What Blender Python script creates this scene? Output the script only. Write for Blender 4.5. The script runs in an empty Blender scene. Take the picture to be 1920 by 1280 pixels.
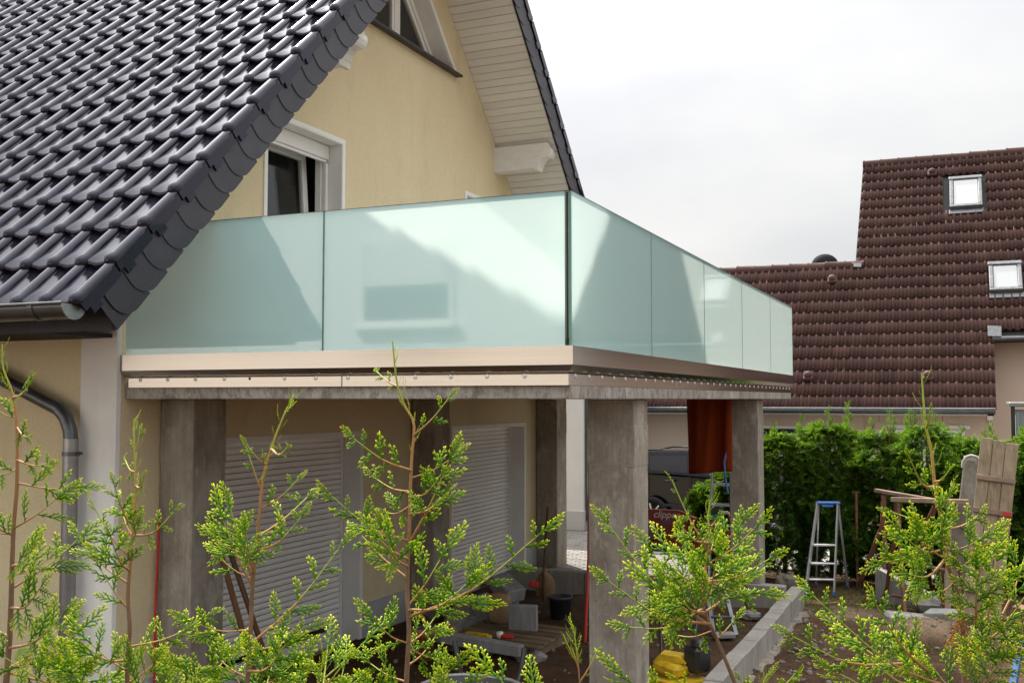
import bpy, math, random
import numpy as np
from mathutils import Vector, Matrix, Euler
R = math.radians
random.seed(7)
rng = np.random.default_rng(11)
scene = bpy.context.scene
col = scene.collection

# ------------------------------------------------------------------ camera
YAW, EYE, FPX = R(23.59), 2.4, 1948.0
PITCH = math.atan(108 / FPX)
cam_d = bpy.data.cameras.new('camera')
cam = bpy.data.objects.new('camera', cam_d)
col.objects.link(cam)
cam.location = (0, 0, EYE)
cam.rotation_euler = (R(90) + PITCH, 0, YAW)
cam_d.sensor_width = 36
cam_d.lens = FPX / 1920 * 36
cam_d.clip_start = 0.05
cam_d.clip_end = 2000
scene.camera = cam

# ------------------------------------------------------------------ sky
SUN = Vector((-1.0, 0.98, 1.51)).normalized()
ELEV = math.asin(SUN.z)
AZ = math.atan2(SUN.x, SUN.y)
world = bpy.data.worlds.new('World')
scene.world = world
world.use_nodes = True
wn, wl = world.node_tree.nodes, world.node_tree.links
bg = wn['Background']
bg.inputs['Strength'].default_value = 0.1
sky = wn.new('ShaderNodeTexSky')
sky.sky_type = 'NISHITA'
sky.sun_disc = False
sky.sun_elevation = ELEV
sky.sun_rotation = AZ
sky.air_density = 1.0
sky.dust_density = 5.0
tc = wn.new('ShaderNodeTexCoord')
n1 = wn.new('ShaderNodeTexNoise'); n1.inputs['Scale'].default_value = 3.2; n1.inputs['Detail'].default_value = 5; n1.inputs['Roughness'].default_value = .5
mp = wn.new('ShaderNodeMapping'); mp.inputs['Scale'].default_value = (1, 1, 2.2); mp.inputs['Location'].default_value = (3.1, 1.7, .4)
wl.new(tc.outputs['Generated'], mp.inputs[0]); wl.new(mp.outputs[0], n1.inputs['Vector'])
cr = wn.new('ShaderNodeValToRGB')
cr.color_ramp.elements[0].position = .34; cr.color_ramp.elements[0].color = (3.85, 3.9, 4.02, 1)
cr.color_ramp.elements[1].position = .66; cr.color_ramp.elements[1].color = (4.85, 4.8, 4.7, 1)
wl.new(n1.outputs['Fac'], cr.inputs[0])
sx = wn.new('ShaderNodeSeparateXYZ'); wl.new(tc.outputs['Generated'], sx.inputs[0])
# overcast skies brighten towards the zenith
zp = wn.new('ShaderNodeMath'); zp.operation = 'POWER'; zp.inputs[1].default_value = 2.9; zp.use_clamp = True
zm = wn.new('ShaderNodeMath'); zm.operation = 'MAXIMUM'; zm.inputs[1].default_value = 0.0
wl.new(sx.outputs['Z'], zm.inputs[0]); wl.new(zm.outputs[0], zp.inputs[0])
mr = wn.new('ShaderNodeMapRange'); mr.inputs[3].default_value = 1.0; mr.inputs[4].default_value = 5.0
wl.new(zp.outputs[0], mr.inputs[0])
vm = wn.new('ShaderNodeVectorMath'); vm.operation = 'SCALE'
# thin cloud scatters forward: a wide soft aureole round the veiled sun
dt = wn.new('ShaderNodeVectorMath'); dt.operation = 'DOT_PRODUCT'; dt.inputs[1].default_value = SUN
nv = wn.new('ShaderNodeVectorMath'); nv.operation = 'NORMALIZE'
wl.new(tc.outputs['Generated'], nv.inputs[0]); wl.new(nv.outputs[0], dt.inputs[0])
ma = wn.new('ShaderNodeMath'); ma.operation = 'MULTIPLY_ADD'; ma.inputs[1].default_value = 14.0; ma.inputs[2].default_value = -14.0
wl.new(dt.outputs['Value'], ma.inputs[0])
me_ = wn.new('ShaderNodeMath'); me_.operation = 'EXPONENT'; wl.new(ma.outputs[0], me_.inputs[0])
mb_ = wn.new('ShaderNodeMath'); mb_.operation = 'MULTIPLY_ADD'; mb_.inputs[1].default_value = 1.7; mb_.inputs[2].default_value = 1.0
wl.new(me_.outputs[0], mb_.inputs[0])
mc_ = wn.new('ShaderNodeMath'); mc_.operation = 'MULTIPLY'
wl.new(mb_.outputs[0], mc_.inputs[0]); wl.new(mr.outputs[0], mc_.inputs[1])
wl.new(cr.outputs[0], vm.inputs[0]); wl.new(mc_.outputs[0], vm.inputs['Scale'])
mx = wn.new('ShaderNodeMix'); mx.data_type = 'RGBA'; mx.inputs[0].default_value = .87
wl.new(sky.outputs[0], mx.inputs[6]); wl.new(vm.outputs[0], mx.inputs[7])
wl.new(mx.outputs[2], bg.inputs['Color'])

# ------------------------------------------------------------------ sun
sun_d = bpy.data.lights.new('sun', 'SUN')
sun_d.energy = 4.5
sun_d.angle = R(0.9)
sun_d.color = (1.0, .94, .84)
sun = bpy.data.objects.new('sun', sun_d)
col.objects.link(sun)
sun.rotation_euler = (-SUN).to_track_quat('-Z', 'Y').to_euler()
sun.location = (-20, 20, 30)
scene.view_settings.view_transform = 'Standard'
scene.view_settings.look = 'None'
scene.view_settings.exposure = 0.88
scene.view_settings.gamma = 1.0
scene.view_settings.use_curve_mapping = False

# ------------------------------------------------------------------ helpers
_c, _s = math.cos(YAW), math.sin(YAW)
_rt = np.array([_c, _s, 0.0])
_fw = np.array([-_s * math.cos(PITCH), _c * math.cos(PITCH), math.sin(PITCH)])
_up = np.cross(_rt, _fw)

def seen(p):
    """picture position and depth of a world point, to rank pieces by size in view"""
    v = np.asarray(p, float) - np.array([0, 0, EYE])
    d = v @ _fw
    return 960 + FPX * (v @ _rt) / d, 640 - FPX * (v @ _up) / d, d

def at(px, py, d):
    return np.array([0, 0, EYE]) + d * (_rt * (px - 960) / FPX - _up * (py - 640) / FPX + _fw)

ORI = {}
def tag(o, label=None, cat=None, group=None, kind=None):
    if label: o['label'] = label
    if cat: o['category'] = cat
    if group: o['group'] = group
    if kind: o['kind'] = kind
    return o

def thing(name, label, cat, loc, group=None):
    o = bpy.data.objects.new(name, None)
    col.objects.link(o)
    o.location = loc
    o.empty_display_size = .1
    ORI[o] = Vector(loc)
    return tag(o, label, cat, group)

def origin(parent):
    while parent is not None and parent not in ORI:
        parent = parent.parent
    return ORI.get(parent, Vector((0, 0, 0)))

def link_mesh(name, me, parent=None, loc=None):
    o = bpy.data.objects.new(name, me)
    col.objects.link(o)
    if parent is not None: o.parent = parent
    if loc is not None:
        o.location = Vector(loc) - origin(parent)
    return o

class MB:
    def __init__(self):
        self.v = []; self.f = []; self.m = []; self.s = []
    def add(self, vs, fs, mi=0, sm=False):
        b = len(self.v)
        self.v += [tuple(map(float, p)) for p in vs]
        for f in fs:
            self.f.append([i + b for i in f]); self.m.append(mi); self.s.append(sm)
        return self
    def box(self, c, s, rot=None, bev=0.0, mi=0):
        hx, hy, hz = s[0] / 2, s[1] / 2, s[2] / 2
        b = min(bev, hx * .9, hy * .9, hz * .9)
        M = Matrix.Identity(3) if rot is None else (rot if isinstance(rot, Matrix) else Euler(rot).to_matrix())
        c = Vector(c)
        if b <= 0:
            vs = [(x, y, z) for x in (-hx, hx) for y in (-hy, hy) for z in (-hz, hz)]
            fs = [(0, 1, 3, 2), (4, 6, 7, 5), (0, 4, 5, 1), (2, 3, 7, 6), (0, 2, 6, 4), (1, 5, 7, 3)]
        else:
            vs = []; idx = {}
            for sx_ in (-1, 1):
                for sy_ in (-1, 1):
                    for sz_ in (-1, 1):
                        for a in range(3):
                            p = [sx_ * (hx - b), sy_ * (hy - b), sz_ * (hz - b)]
                            p[a] = (sx_, sy_, sz_)[a] * (hx, hy, hz)[a]
                            idx[(sx_, sy_, sz_, a)] = len(vs); vs.append(tuple(p))
            fs = []
            for a in range(3):
                o1, o2 = [(1, 2), (2, 0), (0, 1)][a]
                for sg in (-1, 1):
                    loop = []
                    for s1, s2 in ((-1, -1), (1, -1), (1, 1), (-1, 1)):
                        k = [0, 0, 0]; k[a] = sg; k[o1] = s1; k[o2] = s2
                        loop.append(idx[(k[0], k[1], k[2], a)])
                    fs.append(loop if sg > 0 else loop[::-1])
            for a in range(3):
                o1, o2 = [(1, 2), (2, 0), (0, 1)][a]
                for s1 in (-1, 1):
                    for s2 in (-1, 1):
                        k1 = [0, 0, 0]; k1[o1] = s1; k1[o2] = s2
                        ka, kb = list(k1), list(k1); ka[a] = -1; kb[a] = 1
                        loop = [idx[(*ka, o1)], idx[(*kb, o1)], idx[(*kb, o2)], idx[(*ka, o2)]]
                        fs.append(loop if s1 * s2 > 0 else loop[::-1])
            for sx_ in (-1, 1):
                for sy_ in (-1, 1):
                    for sz_ in (-1, 1):
                        l = [idx[(sx_, sy_, sz_, a)] for a in range(3)]
                        fs.append(l if sx_ * sy_ * sz_ > 0 else l[::-1])
            # fix winding of bevel strips
            P = [Vector(q) for q in vs]
            for i, l in enumerate(fs):
                nrm = (P[l[1]] - P[l[0]]).cross(P[l[2]] - P[l[0]])
                cen = sum((P[j] for j in l), Vector()) / len(l)
                if nrm.dot(cen) < 0: fs[i] = l[::-1]
        return self.add([c + M @ Vector(p) for p in vs], fs, mi)
    def tube(self, pts, r, n=8, caps=True, mi=0, sm=True, flat=1.0):
        pts = [Vector(p) for p in pts]
        if not hasattr(r, '__len__'): r = [r] * len(pts)
        vs = []; fs = []
        prev = None
        for i, p in enumerate(pts):
            t = (pts[min(i + 1, len(pts) - 1)] - pts[max(i - 1, 0)]).normalized()
            if prev is None:
                a = Vector((0, 0, 1)) if abs(t.z) < .9 else Vector((1, 0, 0))
                u = t.cross(a).normalized()
            else:
                u = (prev - t * prev.dot(t)).normalized()
            prev = u; w = t.cross(u)
            for k in range(n):
                a = 2 * math.pi * k / n
                vs.append(p + (u * math.cos(a) + w * math.sin(a) * flat) * r[i])
        for i in range(len(pts) - 1):
            for k in range(n):
                k2 = (k + 1) % n
                fs.append((i * n + k, i * n + k2, (i + 1) * n + k2, (i + 1) * n + k))
        self.add(vs, fs, mi, sm)
        if caps:
            L = len(pts) - 1
            self.add(vs[:n], [list(range(n))[::-1]], mi); self.add(vs[L * n:], [list(range(n))], mi)
        return self
    def lathe(self, prof, n=24, c=(0, 0, 0), mi=0, rot=None, sm=True, arc=None):
        M = Matrix.Identity(3) if rot is None else Euler(rot).to_matrix()
        c = Vector(c); vs = []; fs = []
        full = arc is None
        a0, a1 = (0, 2 * math.pi) if full else arc
        cnt = n if full else n + 1
        for r_, z in prof:
            for k in range(cnt):
                a = a0 + (a1 - a0) * k / n
                vs.append(c + M @ Vector((r_ * math.cos(a), r_ * math.sin(a), z)))
        for i in range(len(prof) - 1):
            for k in range(n):
                k2 = (k + 1) % cnt
                fs.append((i * cnt + k, i * cnt + k2, (i + 1) * cnt + k2, (i + 1) * cnt + k))
        return self.add(vs, fs, mi, sm)
    def prism(self, poly, axis, a, b, mi=0, sm=False):
        """poly in the two other axes (order x,y,z with axis removed), extruded from a to b"""
        def mk(p, h):
            return {'x': (h, p[0], p[1]), 'y': (p[0], h, p[1]), 'z': (p[0], p[1], h)}[axis]
        n = len(poly)
        vs = [mk(p, a) for p in poly] + [mk(p, b) for p in poly]
        area = sum(poly[i][0] * poly[(i + 1) % n][1] - poly[(i + 1) % n][0] * poly[i][1] for i in range(n))
        fl = (area > 0) == (b > a)
        if axis == 'y': fl = not fl
        sides = [(i, (i + 1) % n, n + (i + 1) % n, n + i) for i in range(n)]
        ends = [list(range(n))[::-1], list(range(n, 2 * n))]
        if not fl:
            sides = [f[::-1] for f in sides]; ends = [f[::-1] for f in ends]
        self.add(vs, sides, mi, sm); self.add(vs, ends, mi)
        return self
    def quad(self, a, b, c, d, mi=0):
        return self.add([a, b, c, d], [(0, 1, 2, 3)], mi)
    def mesh(self, name, mats, off=Vector((0, 0, 0))):
        me = bpy.data.meshes.new(name)
        me.from_pydata([(p[0] - off[0], p[1] - off[1], p[2] - off[2]) for p in self.v], [], self.f)
        for m in (mats if isinstance(mats, (list, tuple)) else [mats]): me.materials.append(m)
        me.polygons.foreach_set('material_index', self.m)
        me.polygons.foreach_set('use_smooth', self.s)
        me.update()
        return me
    def build(self, name, mats, parent=None, loc=None):
        """verts are in world space; a parented mesh is stored relative to its thing, a free one to loc or its base"""
        if parent is not None:
            off = origin(parent)
            return link_mesh(name, self.mesh(name, mats, off), parent)
        a = np.array(self.v)
        off = Vector(loc) if loc is not None else Vector(((a[:, 0].min() + a[:, 0].max()) / 2, (a[:, 1].min() + a[:, 1].max()) / 2, a[:, 2].min()))
        o = link_mesh(name, self.mesh(name, mats, off))
        o.location = off
        ORI[o] = off
        return o

def np_mesh(name, V, F, mat, smooth=False, attr=None):
    """fast mesh from arrays, F is (n,3) or (n,4)"""
    me = bpy.data.meshes.new(name)
    k = F.shape[1]
    me.vertices.add(len(V)); me.vertices.foreach_set('co', np.ascontiguousarray(V, dtype=np.float32).ravel())
    me.loops.add(F.size); me.loops.foreach_set('vertex_index', np.ascontiguousarray(F, dtype=np.int32).ravel())
    me.polygons.add(len(F)); me.polygons.foreach_set('loop_start', np.arange(0, F.size, k, dtype=np.int32))
    if smooth: me.polygons.foreach_set('use_smooth', np.ones(len(F), dtype=bool))
    if attr is not None:
        for an, av in attr.items():
            a = me.attributes.new(an, 'FLOAT', 'POINT'); a.data.foreach_set('value', np.ascontiguousarray(av, dtype=np.float32))
    me.materials.append(mat)
    me.update(calc_edges=True)
    me.validate()
    return me

_lat = rng.random((64, 64))
def vnoise(x, y, sc):
    x = np.asarray(x) * sc; y = np.asarray(y) * sc
    xi = np.floor(x).astype(int); yi = np.floor(y).astype(int)
    fx = x - xi; fy = y - yi
    fx = fx * fx * (3 - 2 * fx); fy = fy * fy * (3 - 2 * fy)
    g = lambda a, b: _lat[a % 64, b % 64]
    return (g(xi, yi) * (1 - fx) + g(xi + 1, yi) * fx) * (1 - fy) + (g(xi, yi + 1) * (1 - fx) + g(xi + 1, yi + 1) * fx) * fy
def fbm(x, y, sc, o=4):
    t = 0; a = .5
    for i in range(o):
        t = t + a * (vnoise(np.asarray(x) + 7.3 * i, np.asarray(y) + 3.1 * i, sc * 2 ** i) - .5); a *= .5
    return t

# ------------------------------------------------------------------ materials
class NT:
    def __init__(self, name):
        self.m = bpy.data.materials.new(name); self.m.use_nodes = True
        self.n = self.m.node_tree.nodes; self.l = self.m.node_tree.links
        self.b = self.n['Principled BSDF']; self.out = self.n['Material Output']
        self.tc = self.n.new('ShaderNodeTexCoord')
        self.geo = self.n.new('ShaderNodeNewGeometry')
    def noise(self, scale, detail=4, rough=.55, stretch=None, coord='pos', loc=None):
        t = self.n.new('ShaderNodeTexNoise')
        t.inputs['Scale'].default_value = scale; t.inputs['Detail'].default_value = detail; t.inputs['Roughness'].default_value = rough
        src = self.geo.outputs['Position'] if coord == 'pos' else self.tc.outputs['Object']
        if stretch or loc:
            mp_ = self.n.new('ShaderNodeMapping')
            if stretch: mp_.inputs['Scale'].default_value = stretch
            if loc: mp_.inputs['Location'].default_value = loc
            self.l.new(src, mp_.inputs[0]); src = mp_.outputs[0]
        self.l.new(src, t.inputs['Vector'])
        return t.outputs['Fac']
    def vor(self, scale, stretch=None, feature='F1'):
        t = self.n.new('ShaderNodeTexVoronoi'); t.feature = feature
        t.inputs['Scale'].default_value = scale
        src = self.geo.outputs['Position']
        if stretch:
            mp_ = self.n.new('ShaderNodeMapping'); mp_.inputs['Scale'].default_value = stretch
            self.l.new(src, mp_.inputs[0]); src = mp_.outputs[0]
        self.l.new(src, t.inputs['Vector'])
        return t.outputs['Distance']
    def ramp(self, fac, stops):
        r = self.n.new('ShaderNodeValToRGB'); e = r.color_ramp.elements
        while len(e) < len(stops): e.new(.5)
        for i, (p, c_) in enumerate(stops):
            e[i].position = p; e[i].color = (*c_, 1) if hasattr(c_, '__len__') else (c_, c_, c_, 1)
        self.l.new(fac, r.inputs[0])
        return r.outputs[0]
    def mix(self, fac, a, b, mode='MIX'):
        m = self.n.new('ShaderNodeMix'); m.data_type = 'RGBA'; m.blend_type = mode
        for i, x in ((0, fac), (6, a), (7, b)):
            if hasattr(x, 'is_linked') or hasattr(x, 'links'): self.l.new(x, m.inputs[i])
            elif i == 0: m.inputs[0].default_value = x
            else: m.inputs[i].default_value = (*x, 1) if hasattr(x, '__len__') else (x, x, x, 1)
        return m.outputs[2]
    def rand(self):
        t = self.n.new('ShaderNodeObjectInfo'); return t.outputs['Random']
    def attr(self, name):
        t = self.n.new('ShaderNodeAttribute'); t.attribute_name = name; return t.outputs['Fac']
    def color(self, x):
        if hasattr(x, '__len__'): self.b.inputs['Base Color'].default_value = (*x, 1)
        else: self.l.new(x, self.b.inputs['Base Color'])
        return self
    def rough(self, x):
        if isinstance(x, (int, float)): self.b.inputs['Roughness'].default_value = x
        else: self.l.new(x, self.b.inputs['Roughness'])
        return self
    def bump(self, h, dist=.005, strength=.6):
        b = self.n.new('ShaderNodeBump'); b.inputs['Distance'].default_value = dist; b.inputs['Strength'].default_value = strength
        self.l.new(h, b.inputs['Height']); self.l.new(b.outputs[0], self.b.inputs['Normal'])
        return self
    def spec(self, x): self.b.inputs['Specular IOR Level'].default_value = x; return self
    def metal(self, x): self.b.inputs['Metallic'].default_value = x; return self

M = {}
def plain(name, c_, rough=.6, var=.12, sc=6, metal=0, bump=0, bsc=80, spec=.5, randv=0):
    t = NT(name)
    lo = tuple(x * (1 - var) for x in c_); hi = tuple(min(1, x * (1 + var)) for x in c_)
    cc = t.ramp(t.noise(sc, 5, .6), [(.3, lo), (.7, hi)])
    if randv:
        rr = t.ramp(t.rand(), [(0, 1 - randv), (1, 1 + randv * .5)])
        cc = t.mix(1.0, cc, rr, 'MULTIPLY')
    t.color(cc); t.rough(rough); t.metal(metal); t.spec(spec)
    if bump: t.bump(t.noise(bsc, 4), .004, bump)
    M[name] = t.m
    return t

# cream render on the house, faintly streaked
t = NT('cream_render')
a = t.noise(1.3, 5, .6, (1, 1, .5)); b_ = t.noise(85, 4, .7); s_ = t.noise(2.2, 5, .65, (1.5, 1.5, .55))
cA = t.ramp(a, [(.25, (.67, .565, .355)), (.75, (.74, .635, .415))])
cB = t.ramp(s_, [(.24, (.88, .875, .86)), (.46, (1, 1, 1))])
cC = t.ramp(b_, [(.3, .86), (.65, 1.05)])
t.color(t.mix(1, t.mix(1, cA, cB, 'MULTIPLY'), cC, 'MULTIPLY')); t.rough(.92); t.spec(.2); t.bump(b_, .006, .8)
M['cream_render'] = t.m
t = NT('pink_render')
a = t.noise(.8, 4); b_ = t.noise(60, 3)
t.color(t.mix(1, t.ramp(a, [(.3, (.60, .475, .38)), (.7, (.67, .54, .44))]), t.ramp(b_, [(.3, .9), (.7, 1.04)]), 'MULTIPLY')); t.rough(.9); t.spec(.2)
M['pink_render'] = t.m
plain('white_render', (.80, .79, .76), .85, .06, 3, bump=.3, bsc=140)
plain('white_paint', (.80, .79, .76), .5, .05, 5)
plain('white_plastic', (.84, .825, .79), .35, .04, 4)
t = NT('painted_timber')
g = t.noise(14, 5, .6, (.5, 3, 3)); ck = t.noise(9, 3, .7, (.6, 4, 9))
t.color(t.mix(1, t.ramp(g, [(.3, (.66, .645, .60)), (.7, (.77, .755, .72))]), t.ramp(ck, [(.24, .55), (.3, 1)]), 'MULTIPLY')); t.rough(.6); t.bump(g, .004, .5)
M['painted_timber'] = t.m
t = NT('soffit_paint')
g = t.noise(6, 4, .6, (.4, 6, 6))
t.color(t.mix(1, t.ramp(g, [(.3, (.70, .685, .63)), (.7, (.76, .745, .70))]), t.ramp(t.rand(), [(0, .93), (1, 1.03)]), 'MULTIPLY')); t.rough(.55)
M['soffit_paint'] = t.m
# glazed aubergine tile
t = NT('glazed_tile')
g = t.noise(3, 4); d_ = t.noise(26, 4, .7)
cc = t.mix(1, t.ramp(g, [(.3, (.008, .007, .012)), (.7, (.014, .012, .019))]), t.ramp(t.rand(), [(0, .8), (1, 1.2)]), 'MULTIPLY')
cc = t.mix(t.ramp(d_, [(.62, 0.0), (.80, .5)]), cc, (.085, .082, .05))
t.color(cc); t.rough(t.ramp(t.noise(9, 3), [(.3, .08), (.75, .17)])); t.spec(.46); t.b.inputs['Specular Tint'].default_value = (.80, .81, 1.0, 1)
M['glazed_tile'] = t.m
t = NT('slate')
g = t.noise(7, 5, .65); f_ = t.noise(40, 4, .7, (1, 1, 3))
cc = t.mix(1, t.ramp(g, [(.3, (.028, .026, .034)), (.7, (.042, .039, .049))]), t.ramp(t.rand(), [(0, .82), (1, 1.2)]), 'MULTIPLY')
cc = t.mix(t.ramp(t.noise(55, 2, .5), [(.73, 0.0), (.78, .5)]), cc, (.3, .3, .28))
t.color(cc); t.rough(.5); t.bump(f_, .003, .5)
M['slate'] = t.m
# concrete roof tiles, weathered brown
t = NT('concrete_tile')
g = t.noise(1.1, 5, .65); f_ = t.noise(20, 5, .7); l_ = t.noise(2.6, 4, .7)
cc = t.mix(1, t.ramp(g, [(.3, (.078, .037, .031)), (.7, (.106, .053, .043))]), t.ramp(t.rand(), [(0, .82), (1, 1.16)]), 'MULTIPLY')
cc = t.mix(t.ramp(f_, [(.52, 0.0), (.8, .5)]), cc, (.055, .040, .032))
cc = t.mix(t.ramp(t.noise(13, 3, .6, loc=(4, 2, 1)), [(.72, 0.0), (.76, .6)]), cc, (.15, .11, .085))
t.color(cc); t.rough(.75); t.spec(.3); t.bump(f_, .004, .5)
M['concrete_tile'] = t.m
# concrete
def concrete(name, lo, hi, stain, amt, drip=False, pale=False):
    t = NT(name)
    g = t.noise(2.2, 6, .7); bo = t.noise(10, 4, .6, (4, 4, .12)); po = t.noise(70, 3, .6); st = t.noise(1.5, 5, .75, (1.6, 1.6, .8), loc=(5, 1, 2))
    cc = t.ramp(g, [(.28, lo), (.72, hi)])
    cc = t.mix(1, cc, t.ramp(bo, [(.3, .80), (.7, 1.08)]), 'MULTIPLY')
    cc = t.mix(t.ramp(st, [(.42, 0.0), (.62, amt)]), cc, stain)
    cc = t.mix(t.ramp(t.noise(34, 3, .6, loc=(1, 9, 3)), [(.68, 0.0), (.73, .55)]), cc, (.05, .042, .034))
    if pale:
        pl = t.noise(1.9, 6, .8, (1.2, 1.2, .7), loc=(2, 6, 4))
        cc = t.mix(t.ramp(pl, [(.54, 0.0), (.68, .65)]), cc, tuple(min(1, x * 1.35) for x in hi))
        cc = t.mix(t.ramp(t.noise(26, 4, .75, (1, 1, .3), loc=(8, 1, 1)), [(.60, 0.0), (.68, .45)]), cc, tuple(min(1, x * 1.3) for x in hi))
    if drip:
        dr = t.noise(9, 5, .8, (1.6, 1.6, .9))
        cc = t.mix(t.ramp(dr, [(.46, 0.0), (.60, .7)]), cc, (.12, .105, .085))
        lt = t.noise(22, 4, .8, (1.5, 1.5, .35), loc=(3, 3, 0))
        cc = t.mix(t.ramp(lt, [(.57, 0.0), (.66, .6)]), cc, (.42, .39, .34))
    t.color(cc); t.rough(.88); t.spec(.25); t.bump(t.mix(.5, bo, po), .006, .55)
    M[name] = t.m
concrete('column_concrete', (.29, .26, .215), (.44, .40, .34), (.165, .135, .10), .7, False, True)
concrete('slab_concrete', (.36, .34, .30), (.52, .49, .44), (.24, .215, .18), .5, True)
concrete('kerb_concrete', (.27, .255, .23), (.38, .36, .325), (.20, .175, .145), .5)
concrete('grey_granite', (.25, .25, .25), (.35, .35, .345), (.17, .165, .16), .5)
# champagne anodised fascia
t = NT('fascia_metal')
g = t.noise(3, 3, .5, (.15, .15, 30))
t.color(t.ramp(g, [(.3, (.43, .385, .335)), (.7, (.47, .42, .37))])); t.metal(.95); t.rough(.15)
M['fascia_metal'] = t.m
plain('screw_metal', (.72, .70, .67), .35, .1, 40, metal=.2)
plain('zinc', (.12, .125, .13), .36, .22, 5, metal=.75)
plain('zinc_pale', (.30, .30, .30), .38, .2, 7, metal=.8)
plain('aluminium', (.56, .57, .58), .38, .12, 12, metal=.75)
plain('dark_gap', (.018, .018, .018), .8, .1)
plain('blue_plastic', (.035, .13, .38), .5, .2, 20)
plain('black_plastic', (.022, .022, .023), .45, .2, 10)
plain('bucket_plastic', (.04, .04, .043), .5, .25, 8)
plain('terracotta', (.34, .135, .06), .8, .2, 6, bump=.3)
plain('yellow_paint', (.56, .37, .015), .45, .35, 9, bump=.2, bsc=40)
plain('red_paint', (.33, .045, .03), .5, .35, 7, bump=.2, bsc=30)
plain('bright_red', (.5, .02, .015), .5, .15, 9)
plain('green_paint', (.035, .20, .135), .45, .25, 12)
plain('dark_green', (.06, .085, .06), .5, .25, 12)
plain('white_print', (.72, .68, .64), .6, .1, 30)
plain('rust', (.15, .062, .032), .8, .45, 9, bump=.6, bsc=60)
plain('paper_sack', (.27, .175, .09), .85, .3, 7, bump=.5, bsc=25)
plain('car_paint', (.008, .008, .014), .15, .2, 3, spec=.3)
plain('car_trim', (.012, .012, .013), .6, .1)
plain('dish_black', (.012, .012, .014), .85, .1, spec=.15)
plain('tyre', (.018, .018, .018), .85, .2, 20)
plain('flashing_metal', (.20, .205, .21), .6, .25, 14, metal=.5)
plain('garage_grey', (.62, .615, .61), .85, .05, 2)
plain('plinth_grey', (.42, .42, .43), .85, .1, 2)
plain('brown_rim', (.35, .34, .32), .5, .2, 9, metal=.3)
plain('shed_grey', (.26, .275, .285), .6, .15, 5)
plain('stone', (.24, .205, .17), .9, .3, 7, bump=.8, bsc=18, randv=.3)
plain('block_grey', (.27, .265, .25), .9, .25, 9, bump=.7, bsc=50, randv=.25)
plain('tan_window', (.03, .028, .03), .12, .1, spec=.22)
plain('brick_cladding', (.55, .445, .35), .85, .1, 4, randv=.15)
# towel
t = NT('orange_cloth')
t.color(t.ramp(t.noise(220, 2, .6), [(.3, (.17, .026, .006)), (.7, (.26, .048, .012))])); t.rough(.95); t.spec(.1); t.bump(t.noise(300, 2), .003, .6)
tr = t.n.new('ShaderNodeBsdfTranslucent'); tr.inputs[0].default_value = (.55, .10, .015, 1)
ms = t.n.new('ShaderNodeMixShader'); ms.inputs[0].default_value = .2
t.l.new(t.b.outputs[0], ms.inputs[1]); t.l.new(tr.outputs[0], ms.inputs[2]); t.l.new(ms.outputs[0], t.out.inputs[0])
M['orange_cloth'] = t.m
# wood
def wood(name, lo, hi, axis, dirt=.4):
    t = NT(name)
    st = [9, 9, 9]; st[axis] = .7
    g = t.noise(3, 6, .65, tuple(st)); d_ = t.noise(4, 5, .7)
    cc = t.ramp(g, [(.25, lo), (.75, hi)])
    cc = t.mix(t.ramp(d_, [(.45, 0.0), (.7, dirt)]), cc, tuple(x * .4 for x in lo))
    cc = t.mix(1, cc, t.ramp(t.rand(), [(0, .8), (1, 1.15)]), 'MULTIPLY')
    t.color(cc); t.rough(.85); t.spec(.2); t.bump(g, .006, .6)
    M[name] = t.m
wood('weathered_wood_z', (.20, .15, .095), (.40, .315, .215), 2)
plain('bleached_wood', (.36, .345, .31), .85, .3, 9, bump=.5, bsc=30)
wood('weathered_wood_x', (.20, .14, .10), (.34, .25, .18), 0)
wood('brown_plank', (.085, .042, .02), (.17, .09, .045), 2)
wood('pallet_wood', (.12, .085, .05), (.22, .16, .10), 0)
# milk glass, clear glass
t = NT('milk_glass')
d1 = t.n.new('ShaderNodeBsdfDiffuse'); tr = t.n.new('ShaderNodeBsdfTranslucent')
cl = t.ramp(t.noise(.7, 3), [(.3, (.25, .555, .585)), (.7, (.275, .58, .605))])
t.l.new(cl, d1.inputs[0])
tr.inputs[0].default_value = (.82, .86, .84, 1)
m1 = t.n.new('ShaderNodeMixShader'); m1.inputs[0].default_value = .45
t.l.new(d1.outputs[0], m1.inputs[1]); t.l.new(tr.outputs[0], m1.inputs[2])
gl = t.n.new('ShaderNodeBsdfGlossy'); gl.inputs['Roughness'].default_value = .045; gl.inputs[0].default_value = (.97, 1, 1, 1)
fr = t.n.new('ShaderNodeFresnel'); fr.inputs[0].default_value = 1.95
m2 = t.n.new('ShaderNodeMixShader'); t.l.new(fr.outputs[0], m2.inputs[0]); t.l.new(m1.outputs[0], m2.inputs[1]); t.l.new(gl.outputs[0], m2.inputs[2])
t.l.new(m2.outputs[0], t.out.inputs[0])
M['milk_glass'] = t.m
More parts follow.
